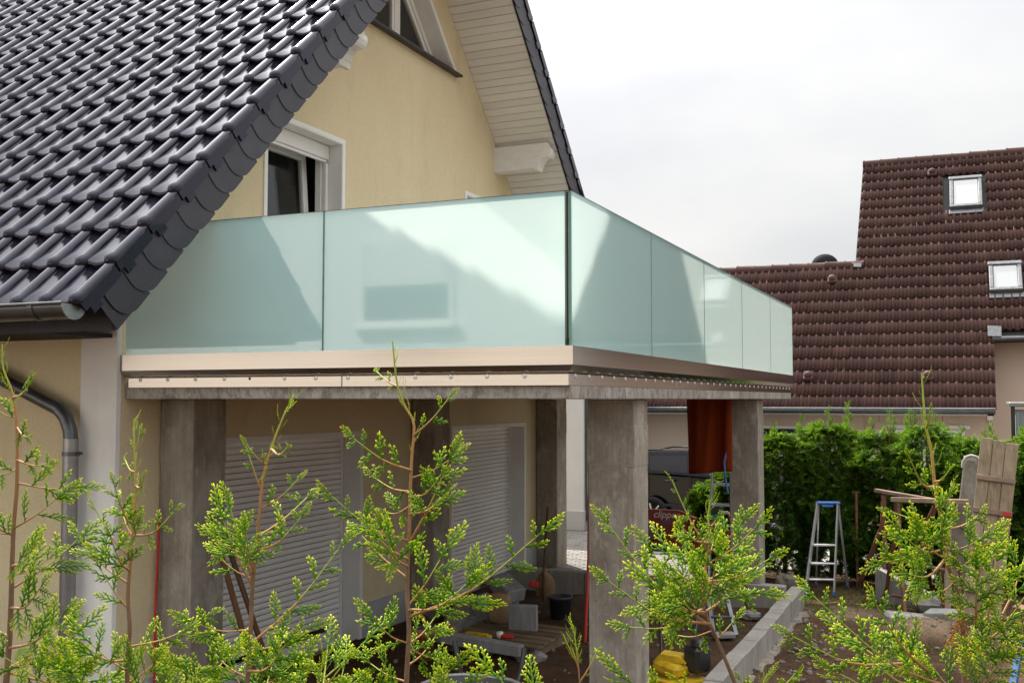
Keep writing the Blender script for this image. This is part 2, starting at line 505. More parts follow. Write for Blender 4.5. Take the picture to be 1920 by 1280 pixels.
def glassy(name, tint, ior=1.5, rough=0.0):
    t = NT(name)
    tp = t.n.new('ShaderNodeBsdfTransparent'); tp.inputs[0].default_value = (*tint, 1)
    gl = t.n.new('ShaderNodeBsdfGlossy'); gl.inputs['Roughness'].default_value = rough
    lw = t.n.new('ShaderNodeLayerWeight'); pw = t.n.new('ShaderNodeMath'); pw.operation = 'POWER'; pw.inputs[1].default_value = 4.5
    t.l.new(lw.outputs['Facing'], pw.inputs[0])
    fr = t.n.new('ShaderNodeMapRange'); fr.inputs[3].default_value = ((ior - 1) / (ior + 1)) ** 2; fr.inputs[4].default_value = .9
    t.l.new(pw.outputs[0], fr.inputs[0])
    m2 = t.n.new('ShaderNodeMixShader'); t.l.new(fr.outputs[0], m2.inputs[0]); t.l.new(tp.outputs[0], m2.inputs[1]); t.l.new(gl.outputs[0], m2.inputs[2])
    t.l.new(m2.outputs[0], t.out.inputs[0])
    M[name] = t.m
glassy('clear_pane', (.93, .98, .95))
glassy('window_glass', (.84, .86, .86), 1.55, .01)
plain('pane_edge', (.12, .30, .24), .25, .1)
t = NT('roof_window_glass'); t.color((.36, .37, .38)); t.rough(.12); t.b.inputs['Coat Weight'].default_value = .6; M['roof_window_glass'] = t.m
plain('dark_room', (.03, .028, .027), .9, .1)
plain('curtain', (.66, .64, .72), .9, .1, 3)
# soil, grass, paving
t = NT('soil')
g = t.noise(.9, 6, .65); f_ = t.noise(9, 6, .75); p_ = t.noise(55, 4, .7)
cc = t.ramp(g, [(.3, (.066, .037, .022)), (.55, (.115, .069, .041)), (.75, (.19, .124, .077))])
cc = t.mix(t.attr('dry'), cc, (.33, .235, .155))  # pale tone: dry sand, plus a sunlit patch painted into the soil
cc = t.mix(1, cc, t.ramp(f_, [(.3, .62), (.7, 1.2)]), 'MULTIPLY')
cc = t.mix(t.ramp(p_, [(.64, 0.0), (.72, .6)]), cc, (.30, .25, .20))
t.color(cc); t.rough(.97); t.spec(.1); t.bump(t.mix(.5, f_, p_), .06, 1.0)
M['soil'] = t.m
plain('paver', (.20, .185, .17), .85, .25, 5, bump=.4, bsc=60)
def leafy(name, stops, trans=.48, rough=.6):
    t = NT(name)
    a = t.attr('tip'); v_ = t.noise(9, 3, .6)
    cc = t.ramp(a, stops)
    cc = t.mix(1, cc, t.ramp(v_, [(.3, .78), (.7, 1.18)]), 'MULTIPLY')
    t.color(cc); t.rough(rough); t.spec(.18)
    tr = t.n.new('ShaderNodeBsdfTranslucent')
    br = t.mix(1, cc, (1.5, 1.6, .9), 'MULTIPLY'); t.l.new(br, tr.inputs[0])
    ms = t.n.new('ShaderNodeMixShader'); ms.inputs[0].default_value = trans
    t.l.new(t.b.outputs[0], ms.inputs[1]); t.l.new(tr.outputs[0], ms.inputs[2]); t.l.new(ms.outputs[0], t.out.inputs[0])
    M[name] = t.m
leafy('thuja_leaf', [(0.0, (.055, .135, .012)), (.42, (.13, .26, .016)), (.74, (.36, .44, .028)), (1, (.66, .62, .08))])
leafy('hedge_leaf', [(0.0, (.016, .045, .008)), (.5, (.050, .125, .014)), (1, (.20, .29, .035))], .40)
leafy('dry_leaf', [(0.0, (.28, .13, .04)), (1, (.55, .30, .11))], .3)
leafy('grass_blade', [(0.0, (.05, .09, .015)), (1, (.20, .27, .05))], .35)
t = NT('thuja_bark')
g = t.noise(60, 5, .7, (1, 1, .25)); h_ = t.attr('tip')
cc = t.ramp(g, [(.3, (.10, .055, .032)), (.7, (.24, .145, .085))])
cc = t.mix(t.ramp(h_, [(.35, 0.0), (.65, 1.0)]), cc, (.40, .19, .06))
cc = t.mix(t.ramp(h_, [(.66, 0.0), (.86, 1.0)]), cc, (.30, .38, .04))
t.color(cc); t.rough(.75); t.bump(g, .003, .6)
M['thuja_bark'] = t.m
# ================================================================== SETTING
def ground_height(x, y):
    h = .05 * fbm(x, y, .8, 3) + .06 * fbm(x + 30, y, 2.2, 4)
    inner = np.clip((np.asarray(x) + 5.7) / .5, 0, 1)
    bank = np.clip((5.2 - np.asarray(y)) / 1.9, 0, 1); bank = bank * bank * (3 - 2 * bank)
    far = np.clip((np.hypot(np.asarray(x) + 1, np.asarray(y) - 8) - 16) / 8, 0, 1)
    heap = .16 * np.exp(-(((x + .45) / .55) ** 2 + ((y - 11.75) / .38) ** 2)) + .10 * np.exp(-(((x + 4.0) / .5) ** 2 + ((y - 11.9) / .35) ** 2))
    heap = heap + .07 * np.exp(-(((x + 3.2) / .7) ** 2 + ((y - 9.8) / .8) ** 2))
    inside = np.where((np.asarray(x) < -5.75) & (np.asarray(y) > 5.9) & (np.asarray(y) < 14.5), -.15, 0)
    return (h + heap) * (1 - far) + .85 * bank * (1 - far) + inside - .02

gx = np.concatenate([[-400, -120, -50, -26, -16, -11], np.linspace(-8, 4.5, 210), [7, 11, 16, 26, 50, 120, 400]])
gy = np.concatenate([[-400, -120, -50, -26, -14, -7, -3, 0], np.linspace(2.5, 16.5, 230), [18.5, 22, 27, 40, 80, 180, 600]])
GX, GY = np.meshgrid(gx, gy)
GZ = ground_height(GX, GY)
V = np.stack([GX, GY, GZ], -1).reshape(-1, 3)
ni, nj = GX.shape
I = np.arange(ni * nj).reshape(ni, nj)
F = np.stack([I[:-1, :-1], I[:-1, 1:], I[1:, 1:], I[1:, :-1]], -1).reshape(-1, 4)
dry_or_sunlit = .9 * np.exp(-(((GX + 1.35) / .45) ** 2 + ((GY - 12.35) / .38) ** 2) ** 1.5) + .9 * np.exp(-(((GX + .35) / .6) ** 2 + ((GY - 11.65) / .35) ** 2) ** 1.5) + .5 * np.exp(-(((GX + 4.2) / .5) ** 2 + ((GY - 12.0) / .3) ** 2))  # first ellipse paints a patch of sunlight into the soil colour; second is sand
dry_or_sunlit = np.clip(dry_or_sunlit * (.75 + 1.6 * fbm(GX, GY, 3.0, 4)), 0, 1).ravel()
tag(link_mesh('ground', np_mesh('ground', V, F, M['soil'], True, {'dry': dry_or_sunlit})), kind='structure', label='dark brown bare soil of the garden')

# driveway behind the terrace: a slab with rows of small pavers laid on it
mb = MB(); mb.box((-8.35, 13.84, -.1), (10.7, 2.72, .20), bev=.01); mb.box((-6.6, 18.02, -.1), (14.2, 5.6, .20), bev=.01)
drive = tag(mb.build('driveway', M['kerb_concrete'], loc=(-6.85, 16.6, 0)), kind='structure', label='grey paved driveway between the houses')
mb = MB()
r2 = random.Random(3)
for j in range(58):
    for i in range(24):
        x = -7.65 + i * .202 + (j % 2) * .1; y = 12.5 + j * .102
        if x > -3.1 or x < -7.6: continue
        mb.box((x, y, -.002 + r2.uniform(0, .004) + .0), (.193, .094, .04), (0, 0, r2.uniform(-.01, .01)), .006)
pv = mb.build('paver_field', M['paver'], drive); pv['kind'] = 'stuff'

# ================================================================== MAIN HOUSE
XW, YF, YB = -5.7, 5.85, 14.53
house = thing('yellow_house', 'cream rendered gabled house with glossy dark tiled roof and white window surrounds', 'house', (XW, YF, 0))
roof_lo = lambda y: min(y - 2.09, 18.29 - y)

def gable_sheet(mb, x, flip, holes, breaks):
    ys = sorted(set([YF, 10.19, YB] + breaks))
    for y0, y1 in zip(ys[:-1], ys[1:]):
        ym = (y0 + y1) / 2
        cuts = []
        for (a, b, lo, hi) in holes:
            if a - 1e-6 <= ym <= b + 1e-6: cuts.append((lo, hi))
        cuts.sort(key=lambda c: c[0](ym))
        bot = [lambda y: -.2] + [c[1] for c in cuts]
        top = [c[0] for c in cuts] + [roof_lo]
        for lo, hi in zip(bot, top):
            if hi(ym) - lo(ym) < 1e-3: continue
            q = [(x, y0, lo(y0)), (x, y1, lo(y1)), (x, y1, hi(y1)), (x, y0, hi(y0))]
            mb.add(q if not flip else q[::-1], [(0, 1, 2, 3)])
k_ = lambda c: (lambda y: c)
TRI0, TRI1, TRZ = 9.09, 11.29, 6.40
W1 = (7.56, 8.78, 2.62, 4.96); W2 = (11.62, 12.84, 2.62, 4.96)
S1 = (7.0, 9.17, -.12, 2.03); S2 = (11.26, 13.47, -.12, 2.03)
holes = [(a, b, k_(c), k_(d)) for a, b, c, d in (W1, W2, S1, S2)]
holes.append((TRI0, TRI1, k_(TRZ), lambda y: TRZ + min(y - TRI0, TRI1 - y)))
breaks = [TRI0, TRI1] + [q for w in (W1, W2, S1, S2) for q in w[:2]]
mb = MB()
gable_sheet(mb, XW, False, holes, breaks); gable_sheet(mb, XW - .32, True, holes, breaks)
# front wall under the eaves, rear and far gable
zt = 3.70
mb.box(((-14 + XW - .33) / 2, YF + .16, (zt - .2) / 2), (14 + XW - .33, .32, zt + .2))
mb.quad((XW, YF, -.2), (XW - .33, YF, -.2), (XW - .33, YF, zt + .05), (XW, YF, zt + .05))
mb.box(((-14 + XW - .33) / 2, YB - .16, (zt - .2) / 2), (14 + XW - .33, .32, zt + .2))
mb.prism([(YF, -.2), (YB, -.2), (YB, zt + .05), (10.19, 8.09), (YF, zt + .05)], 'x', -14.0, -13.7)
mb.box(((-14 + XW) / 2 - .2, 10.19, 2.45), (14 + XW - .8, 8.0, .12))       # upper floor
mb.build('wall', M['cream_render'], house)

# plinth strip
for yc, ln in ((6.42, 1.06), (10.215, 1.98), (14.02, 1.0)):
    mb = MB(); mb.box((XW + .006, yc, .1), (.012, ln, .42)); mb.build('plinth', M['plinth_grey'], house)

# white corner band: flat strip and a slightly proud strip
mb = MB()
mb.box((-5.975, YF - .006, 1.65), (.19, .02, 3.7), bev=.003)
mb.build('corner_band', M['white_render'], house)
mb = MB()
mb.box((-5.785, YF - .012, 1.65), (.176, .05, 3.7), bev=.004)
mb.build('corner_band', M['white_render'], house)

# ---- window surrounds and reveals
def surround(y0, y1, z0, z1, sill=True, w=.045):
    mb = MB()
    x = XW + .004
    mb.box((x, y0 - w / 2, (z0 + z1) / 2), (.016, w, z1 - z0)); mb.box((x, y1 + w / 2, (z0 + z1) / 2), (.016, w, z1 - z0))
    mb.box((x, (y0 + y1) / 2, z1 + w / 2), (.016, y1 - y0 + 2 * w, w))
    # reveal lining
    d = .20
    mb.box((XW - d / 2 + .008, y0 + .004, (z0 + z1) / 2), (d, .008, z1 - z0)); mb.box((XW - d / 2 + .008, y1 - .004, (z0 + z1) / 2), (d, .008, z1 - z0))
    mb.box((XW - d / 2 + .008, (y0 + y1) / 2, z1 - .004), (d, y1 - y0 - .018, .008))
    return mb.build('window_surround', M['white_render'], house)

def frame_ring(mb, x, y0, y1, z0, z1, w, t):
    mb.box((x, y0 + w / 2, (z0 + z1) / 2), (t, w, z1 - z0), bev=.004); mb.box((x, y1 - w / 2, (z0 + z1) / 2), (t, w, z1 - z0), bev=.004)
    mb.box((x, (y0 + y1) / 2, z1 - w / 2), (t * .98, y1 - y0 - 2 * w, w), bev=.004); mb.box((x, (y0 + y1) / 2, z0 + w / 2), (t * .98, y1 - y0 - 2 * w, w), bev=.004)

def balcony_door(y0, y1, z0, z1, tilted):
    surround(y0, y1, z0, z1)
    mb = MB(); frame_ring(mb, XW - .235, y0 + .01, y1 - .01, z0, z1 - .01, .062, .07)
    f = mb.build('window_frame', M['white_plastic'], house)
    # shutter hood with the lowest slats and end bar, side guides
    mb = MB(); mb.box((XW - .165, (y0 + y1) / 2, z1 - .085), (.05, y1 - y0 - .03, .14), bev=.006)
    mb.box((XW - .168, (y0 + y1) / 2, z1 - .172), (.028, y1 - y0 - .08, .03), bev=.006)
    mb.build('shutter_hood', M['white_plastic'], house)
    for y in (y0 + .035, y1 - .035):
        mb = MB(); mb.box((XW - .172, y, (z0 + z1) / 2 - .09), (.045, .045, z1 - z0 - .2), bev=.004)
        mb.build('shutter_guide', M['white_plastic'], house)
    # sash, tipped inward at its top when open
    zb = z0 + .07; zt_ = z1 - .08
    ang = R(4) if tilted else 0
    rot = Matrix.Rotation(-ang, 3, 'Y')
    piv = Vector((XW - .26, 0, zb))
    mb = MB(); frame_ring(mb, 0, y0 + .07, y1 - .07, 0, zt_ - zb, .075, .055)
    mb.v = [tuple(piv + rot @ Vector(p)) for p in mb.v]
    s = mb.build('sash', M['white_plastic'], house)
    mb = MB(); mb.box((0, (y0 + y1) / 2, (zt_ - zb) / 2), (.014, y1 - y0 - .28, zt_ - zb - .14))
    mb.v = [tuple(piv + rot @ Vector(p)) for p in mb.v]
    mb.build('pane', M['window_glass'], s)
    mb = MB(); mb.box((XW - .205, y1 - .10, (z0 + z1) / 2 + .42), (.02, .03, .07), bev=.004); mb.box((XW - .19, y1 - .10, (z0 + z1) / 2 + .38), (.018, .02, .10), bev=.004)
    mb.build('handle', M['black_plastic'], f)
    # curtain hanging inside
    vs = []; n = 40
    for i in range(n + 1):
        yy = y0 + .36 + (.30) * i / n
        xx = XW - .42 + .010 * math.sin(i * 1.3)
        vs += [(xx, yy, z0 + .05), (xx - .12, yy * .55 + (y0 + .36) * .45, z1 - .12)]
    mb = MB(); mb.add(vs, [(2 * i, 2 * i + 2, 2 * i + 3, 2 * i + 1) for i in range(n)], 0, True)
    mb.build('curtain', M['curtain'], house)
balcony_door(*W1, True)
balcony_door(*W2, False)
# room behind the upper openings
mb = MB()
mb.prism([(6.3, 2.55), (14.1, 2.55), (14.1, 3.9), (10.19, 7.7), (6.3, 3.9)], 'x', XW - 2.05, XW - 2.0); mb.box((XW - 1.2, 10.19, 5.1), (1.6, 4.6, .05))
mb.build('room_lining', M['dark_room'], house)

# triangular gable window
mb = MB()
d = .2
for sg, ya in ((1, TRI0), (-1, TRI1)):
    a = (ya, TRZ); b = (10.19, TRZ + 1.1)
    w = .05 * math.sqrt(2)
    # painted border on the wall face, and the sloping reveal
    pol = [(a[0] - sg * w, a[1]), (b[0], b[1] + w), b, a]
    mb.prism(pol, 'x', XW - .004, XW + .012)
    t_ = .008 * math.sqrt(2)
    pol = [a, b, (b[0], b[1] - t_), (a[0] + sg * t_, a[1])]
    mb.prism(pol, 'x', XW - d, XW - .005)
mb.build('window_surround', M['white_render'], house)
mb = MB()
def slat_prism(mb, ya, off0, off1, x0, x1, sg, zb=0):
    """bar parallel to a sloping edge, between perpendicular offsets"""
    o0, o1 = off0 * math.sqrt(2), off1 * math.sqrt(2)
    pol = [(ya + sg * (o0 + zb), TRZ + zb), (10.19, TRZ + 1.1 - o0), (10.19, TRZ + 1.1 - o1), (ya + sg * (o1 + zb), TRZ + zb)]
    mb.prism(pol, 'x', x0, x1)
for sg, ya in ((1, TRI0), (-1, TRI1)): slat_prism(mb, ya, .012, .085, XW - .26, XW - .19, sg)
mb.box((XW - .225, 10.19, TRZ + .036), (.066, 1.9, .06)); mb.box((XW - .226, 10.19, TRZ + .5), (.062, .075, .9))
tf = mb.build('window_frame', M['white_plastic'], house)
for sg, ya in ((1, TRI0), (-1, TRI1)):
    mb = MB(); slat_prism(mb, ya, .095, .15, XW - .245, XW - .2, sg, .10)
    mb.box((XW - .2225, 10.19 - sg * .066, TRZ + .47), (.045, .05, .76)); mb.box((XW - .2225, 10.19 - sg * .42, TRZ + .092), (.043, .64, .05))
    mb.build('sash', M['white_plastic'], house)
    mb = MB(); mb.prism([(10.19 - sg * .09, TRZ + .11), (10.19 - sg * .86, TRZ + .11), (10.19 - sg * .09, TRZ + .88)], 'x', XW - .228, XW - .218)
    mb.build('pane', M['window_glass'], tf)
mb = MB(); mb.box((XW - .06, 10.19, TRZ - .012), (.30, 2.30, .028), (0, R(4), 0), .004)
mb.build('window_sill', M['slate'], house)

# ground floor terrace doors with roller shutters
def slat_mesh(length, pitch=.0545):
    mb = MB()
    prof = [(-.004, 0), (.006, .004), (.011, .016), (.012, .028), (.009, .042), (.003, .0505), (-.003, .051), (-.006, .030)]
    mb.prism(prof, 'y', 0, 1) if False else None
    n = len(prof)
    vs = [(x, 0, z) for x, z in prof] + [(x, length, z) for x, z in prof]
    fs = [(i, n + i, n + (i + 1) % n, (i + 1) % n) for i in range(n)]
    mb.add(vs, [f[::-1] for f in fs], 0, False); mb.add(vs, [list(range(n)), list(range(2 * n - 1, n - 1, -1))])
    return mb.mesh('shutter_slat', M['white_plastic'])
def terrace_door(y0, y1, z0, z1, low):
    surround(y0, y1, z0, z1)
    mb = MB(); frame_ring(mb, XW - .285, y0 + .01, y1 - .01, z0 + .02, z1 - .01, .07, .06)
    f = mb.build('door_frame', M['white_plastic'], house)
    for y in (y0 + .028, y1 - .028):
        mb = MB(); mb.box((XW - .215, y, (z0 + z1) / 2), (.05, .036, z1 - z0 - .02), bev=.004)
        mb.build('shutter_guide', M['white_plastic'], house)
    mb = MB(); frame_ring(mb, XW - .275, y0 + .085, y1 - .085, z0 + .095, z1 - .08, .085, .05)
    s = mb.build('sash', M['white_plastic'], house)
    mb = MB(); mb.box((XW - .275, (y0 + y1) / 2, (z0 + z1) / 2), (.012, y1 - y0 - .34, z1 - z0 - .34))
    mb.build('pane', M['window_glass'], s)
    me = slat_mesh(y1 - y0 - .08)
    n = int((z1 - .015 - low) / .0545)
    for i in range(n):
        link_mesh('shutter_slat', me, house, (XW - .215, y0 + .04, low + .03 + i * .0545))
    mb = MB(); mb.box((XW - .215, (y0 + y1) / 2, low + .012), (.02, y1 - y0 - .08, .034), bev=.005)
    mb.build('shutter_end_bar', M['white_plastic'], house)
terrace_door(*S1, .14)
terrace_door(*S2, -.08)
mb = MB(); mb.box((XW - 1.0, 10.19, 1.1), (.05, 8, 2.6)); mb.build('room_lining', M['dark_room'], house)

# ---- roof
XV = -4.835      # outer plane of the verge boards
X_END = -14.0
UF = np.array([0, 1, 1]) / math.sqrt(2); NF = np.array([0, -1, 1]) / math.sqrt(2)
UB = np.array([0, -1, 1]) / math.sqrt(2); NB = np.array([0, 1, 1]) / math.sqrt(2)
mb = MB()
yr = 10.19
mb.prism([(4.93, 3.17), (yr, 8.43), (yr, 8.12), (4.93, 2.86)], 'x', X_END, XV - .03)
mb.prism([(yr, 8.43), (15.4, 3.22), (15.4, 2.91), (yr, 8.12)], 'x', X_END, XV - .03)
roof = mb.build('roof', M['dark_gap'], house)

TW, TC = .2405, .385
def tile_mesh(name, ud, nd, kind='field'):
    """one interlocking clay tile: a closed-nose roll on the right and a hollow pan on the left"""
    vs = []; fs = []; sm = []
    r = .043
    def put(x, u, h): vs.append((x, u, h)); return len(vs) - 1
    tilt = lambda u: .030 * (1 - u / TC)
    us = [-.030, -.014, .012, .05, .43]; rs = [.42, .84, 1.12, 1.0, .94]
    rings = []
    ns = 7
    for u, k in zip(us, rs):
        ring = []
        for i in range(ns + 1):
            a = math.pi * i / ns
            ring.append(put(-.047 + r * k * math.cos(a), u, (r * 1.0 * k * math.sin(a)) + tilt(u) - (.0 if i not in (0, ns) else .008)))
        rings.append(ring)
    for a, b in zip(rings[:-1], rings[1:]):
        for i in range(ns): fs.append((a[i], b[i], b[i + 1], a[i + 1])); sm.append(True)
    fs.append(tuple(rings[0])); sm.append(False)
    # pan
    px = [-.088, -.100, -.128, -.168, -.210, -.250]; ph = [.003, -.007, -.013, -.014, -.008, .002]
    pu = [.004, -.002, -.012, -.015, -.008, .0]
    lo = [put(x, u - .0, h + tilt(u)) for x, h, u in zip(px, ph, pu)]
    lo2 = [put(x, u + .022, h + tilt(u) + .009) for x, h, u in zip(px, ph, pu)]
    md = [put(x, .17, h * 1.1 + tilt(.17) - .002) for x, h in zip(px, ph)]
    hi = [put(x, .43, h + tilt(.43)) for x, h in zip(px, ph)]
    dn = [put(x, u + .004, h + tilt(u) - .020) for x, h, u in zip(px, ph, pu)]
    for i in range(5):
        fs.append((lo[i], lo2[i], lo2[i + 1], lo[i + 1])); sm.append(True)
        fs.append((lo2[i], md[i], md[i + 1], lo2[i + 1])); sm.append(True)
        fs.append((md[i], hi[i], hi[i + 1], md[i + 1])); sm.append(True)
        fs.append((dn[i], lo[i], lo[i + 1], dn[i + 1])); sm.append(False)
    if kind == 'verge':
        # hanging side flap with a stepped lower end
        b0 = len(vs)
        x = .004
        out = [(-.012, .02), (.355, .02), (.355, -.058), (.12, -.058), (.12, -.092), (.03, -.092), (.03, -.038), (-.012, -.038)]
        for xx in (x - .02, x): vs += [(xx, u, h) for u, h in out]
        n = len(out)
        fs.append(tuple(b0 + n + i for i in range(n))); sm.append(False); fs.append(tuple(b0 + n - 1 - i for i in range(n))); sm.append(False)
        for i in range(n): fs.append((b0 + i, b0 + (i + 1) % n, b0 + n + (i + 1) % n, b0 + n + i)); sm.append(False)
    W = [np.array([x, 0, 0]) + u * ud + h * nd for x, u, h in vs]
    det = np.dot(np.cross(np.array([1, 0, 0]), ud), nd)
    if det > 0: fs = [f[::-1] for f in fs] if False else fs
    mb = MB(); mb.v = [tuple(p) for p in W]
    mb.f = [list(f) for f in fs]; mb.m = [0] * len(fs); mb.s = sm
    me = mb.mesh(name, M['glazed_tile'])
    import bmesh
    bm = bmesh.new(); bm.from_mesh(me); bmesh.ops.recalc_face_normals(bm, faces=bm.faces)
    bm.to_mesh(me); bm.free()
    return me
tile_f = tile_mesh('roof_tile', UF, NF); verge_f = tile_mesh('verge_tile', UF, NF, 'verge')
tile_b = tile_mesh('roof_tile', UB, NB); verge_b = tile_mesh('verge_tile', UB, NB, 'verge')
X0 = -4.808
cand = []
for k in range(20):
    y = 4.632 + .2722 * k
    for i in range(38):
        p = (X0 - i * TW, y, y - 1.672)
        sx_, sy_, d = seen(p)
        inview = (-80 < sx_ < 800) and (-60 < sy_ < 640)
        cand.append((0 if i == 0 else 1, 0 if inview else 1, d, p, i))
cand.sort(key=lambda c: (c[1], c[0], c[2]))
def join_tiles(name, me, pts, mat, parent):
    n = len(me.vertices)
    co = np.empty(n * 3); me.vertices.foreach_get('co', co); co = co.reshape(-1, 3)
    tri = me.copy(); 
    import bmesh
    bm = bmesh.new(); bm.from_mesh(tri); bmesh.ops.triangulate(bm, faces=bm.faces); bm.to_mesh(tri); bm.free()
    f = np.array([p.vertices[:] for p in tri.polygons], int)
    co2 = np.empty(len(tri.vertices) * 3); tri.vertices.foreach_get('co', co2); co2 = co2.reshape(-1, 3)
    o = np.array(origin(parent))
    V_ = np.concatenate([co2 + np.array(p) - o for p in pts]); F_ = np.concatenate([f + i * len(co2) for i in range(len(pts))])
    ob = link_mesh(name, np_mesh(name, V_, F_, mat, False), parent); ob['kind'] = 'stuff'
    bpy.data.meshes.remove(tri)
    return ob
rest = []
nf = 0
for vg, iv, d, p, i in cand:
    if i == 0:
        link_mesh('verge_tile', verge_f, roof, p)
    elif nf < 298:
        q = (p[0] + random.uniform(-.003, .003), p[1] + random.uniform(-.003, .003), p[2] + random.uniform(-.002, .003))
        link_mesh('roof_tile', tile_f, roof, q); nf += 1
    else: rest.append(p)
join_tiles('roof_tile_field', tile_f, rest, M['glazed_tile'], roof)
# far slope: its verge tiles show along the right edge
restb = []
for k in range(20):
    y = 15.72 - .2722 * k
    z = 18.75 - y - .04
    link_mesh('verge_tile', verge_b, roof, (X0, y, z))
    restb += [(X0 - i * TW, y, z) for i in range(1, 8)]
join_tiles('roof_tile_field', tile_b, restb, M['glazed_tile'], roof)
mb = MB()
for i in range(24):
    x = X0 - .02 - i * .38
    mb.lathe([(.105, 0), (.118, .01), (.112, .03), (.10, .40)], 10, (x + .2, yr, 8.46), 0, (0, R(-90), 0), True, (R(-90) - R(100), R(-90) + R(100)) if False else None)
mb.build('ridge_tile_row', M['glazed_tile'], roof)['kind'] = 'stuff'

# verge boards, slates hung on them
def bargeboard(sign):
    mb = MB()
    if sign < 0: pol = [(4.915, 2.83), (10.19, 8.105), (10.19, 8.40), (4.915, 3.125)]
    else: pol = [(10.19, 8.105), (15.465, 2.83), (15.465, 3.20), (10.19, 8.475)]
    mb.prism(pol, 'x', XV - .03, XV)
    return mb.build('bargeboard', M['dark_gap'], roof)
bargeboard(-1); bargeboard(1)
def slate_mesh(ud, wd):
    L, Wd, r = .31, .262, .17
    out = [(L, 0), (0, 0)]
    n = 6
    out += [(0, Wd - r)] if r < Wd else []
    for i in range(1, n + 1):
        a = math.pi / 2 * i / n
        out.append((r - r * math.cos(a), Wd - r + r * math.sin(a)))
    out += [(L, Wd)]
    vs = []
    for t_ in (0, .006):
        for u, w in out:
            tilt = .009 * (1 - u / L) + .004 * w / Wd
            vs.append(np.array([tilt + t_, 0, 0]) + u * ud + w * wd)
    n = len(out)
    fs = [list(range(n)), list(range(2 * n - 1, n - 1, -1))] + [(i, (i + 1) % n, n + (i + 1) % n, n + i) for i in range(n)]
    mb = MB(); mb.add(vs, fs)
    me = mb.mesh('verge_slate', M['slate'])
    import bmesh
    bm = bmesh.new(); bm.from_mesh(me); bmesh.ops.recalc_face_normals(bm, faces=bm.faces); bm.to_mesh(me); bm.free()
    return me
WF = np.array([0, 1, -1]) / math.sqrt(2); WB = np.array([0, -1, -1]) / math.sqrt(2)
sf = slate_mesh(UF, WF); sb = slate_mesh(UB, WB)
for k in range(33):
    y = 4.79 + .1555 * k
    q = (XV + .001 + random.uniform(0, .002), y + random.uniform(-.006, .006), y - 1.74 + random.uniform(-.004, .004))
    if y < 10.05: link_mesh('verge_slate', sf, roof, q)
    y = 15.6 - .1555 * k
    if y > 10.3: link_mesh('verge_slate', sb, roof, (XV + .001, y + random.uniform(-.006, .006), 18.60 - y))
# closing slate at the lowest corner
mb = MB(); mb.prism([(4.74, 3.01), (4.93, 2.83), (5.12, 3.02), (4.92, 3.20)], 'x', XV - .002, XV + .006); mb.build('verge_slate', M['slate'], roof)
# eave: board, small slates, gutter
mb = MB(); mb.box(((X_END + XV) / 2 - .02, 4.945, 2.98), (XV - X_END - .05, .03, .27)); mb.box(((X_END + XW) / 2 - .02, 5.40, 2.865), (XW - X_END - .05, .88, .03))
mb.build('eave_board', M['dark_gap'], roof)
ev = MB(); ev.box((0, 0, .0), (.26, .007, .20), (R(-3), 0, R(1.2)), .002)
evm = ev.mesh('eave_slate', M['slate'])
for i in range(30): link_mesh('eave_slate', evm, roof, (XV - .13 - i * .235, 4.921 - .003 * (i % 2), 2.925))
mb = MB()
gr_ = .088
n = 14
ring = [(gr_ * math.cos(math.pi + math.pi * i / n), gr_ * math.sin(math.pi + math.pi * i / n)) for i in range(n + 1)]
inner = [((gr_ - .006) * math.cos(2 * math.pi - math.pi * i / n), (gr_ - .006) * math.sin(2 * math.pi - math.pi * i / n)) for i in range(n + 1)]
GY_, GZ_ = 4.60, 2.962
pol = [(GY_ + a, GZ_ + b) for a, b in ring + inner]
m_ = len(pol)
vs = [(X_END, a, b) for a, b in pol] + [(XV - .02, a, b) for a, b in pol]
mb.add(vs, [(i, m_ + i, m_ + (i + 1) % m_, (i + 1) % m_) for i in range(m_)], 0, True)
mb.tube([(X_END, GY_ - gr_, GZ_ + .004), (XV - .02, GY_ - gr_, GZ_ + .004)], .010, 8)
gut = mb.build('gutter', M['zinc'], house)
mb = MB(); mb.prism([(GY_ + a * 1.04, GZ_ + b * 1.04) for a, b in ring], 'x', XV - .021, XV - .014)
mb.build('end_cap', M['zinc_pale'], gut)
ring2 = [(GY_ + a * 1.06, GZ_ + b * 1.06) for a, b in ring] + [(GY_ + a * 1.02, GZ_ + b * 1.02) for a, b in ring[::-1]]
for x in (XV - .28, XV - 1.9):
    mb = MB(); mb.prism(ring2, 'x', x - .02, x + .02); mb.build('gutter_joint', M['zinc'], gut)
# soffit boards of the far slope, seen from below
sb_ = MB(); sb_.add([np.array([x, 0, 0]) + u * UB + h * NB for x in (XW + .002, XV - .034) for u in (0, .096) for h in (0, .016)],
                   [(0, 1, 3, 2), (4, 6, 7, 5), (0, 4, 5, 1), (2, 3, 7, 6), (0, 2, 6, 4), (1, 5, 7, 3)])
sbm = sb_.mesh('soffit_board', M['soffit_paint'])
for k in range(64):
    y = 14.95 - k * .0725
    if y > 10.3: link_mesh('soffit_board', sbm, house, (0, y, 18.29 - y - .0 + random.uniform(-.001, .001)))
mb = MB(); mb.prism([(5.05, 2.96), (10.1, 8.01), (10.1, 7.985), (5.05, 2.935)], 'x', XW + .002, XV - .034); mb.build('soffit', M['soffit_paint'], house)
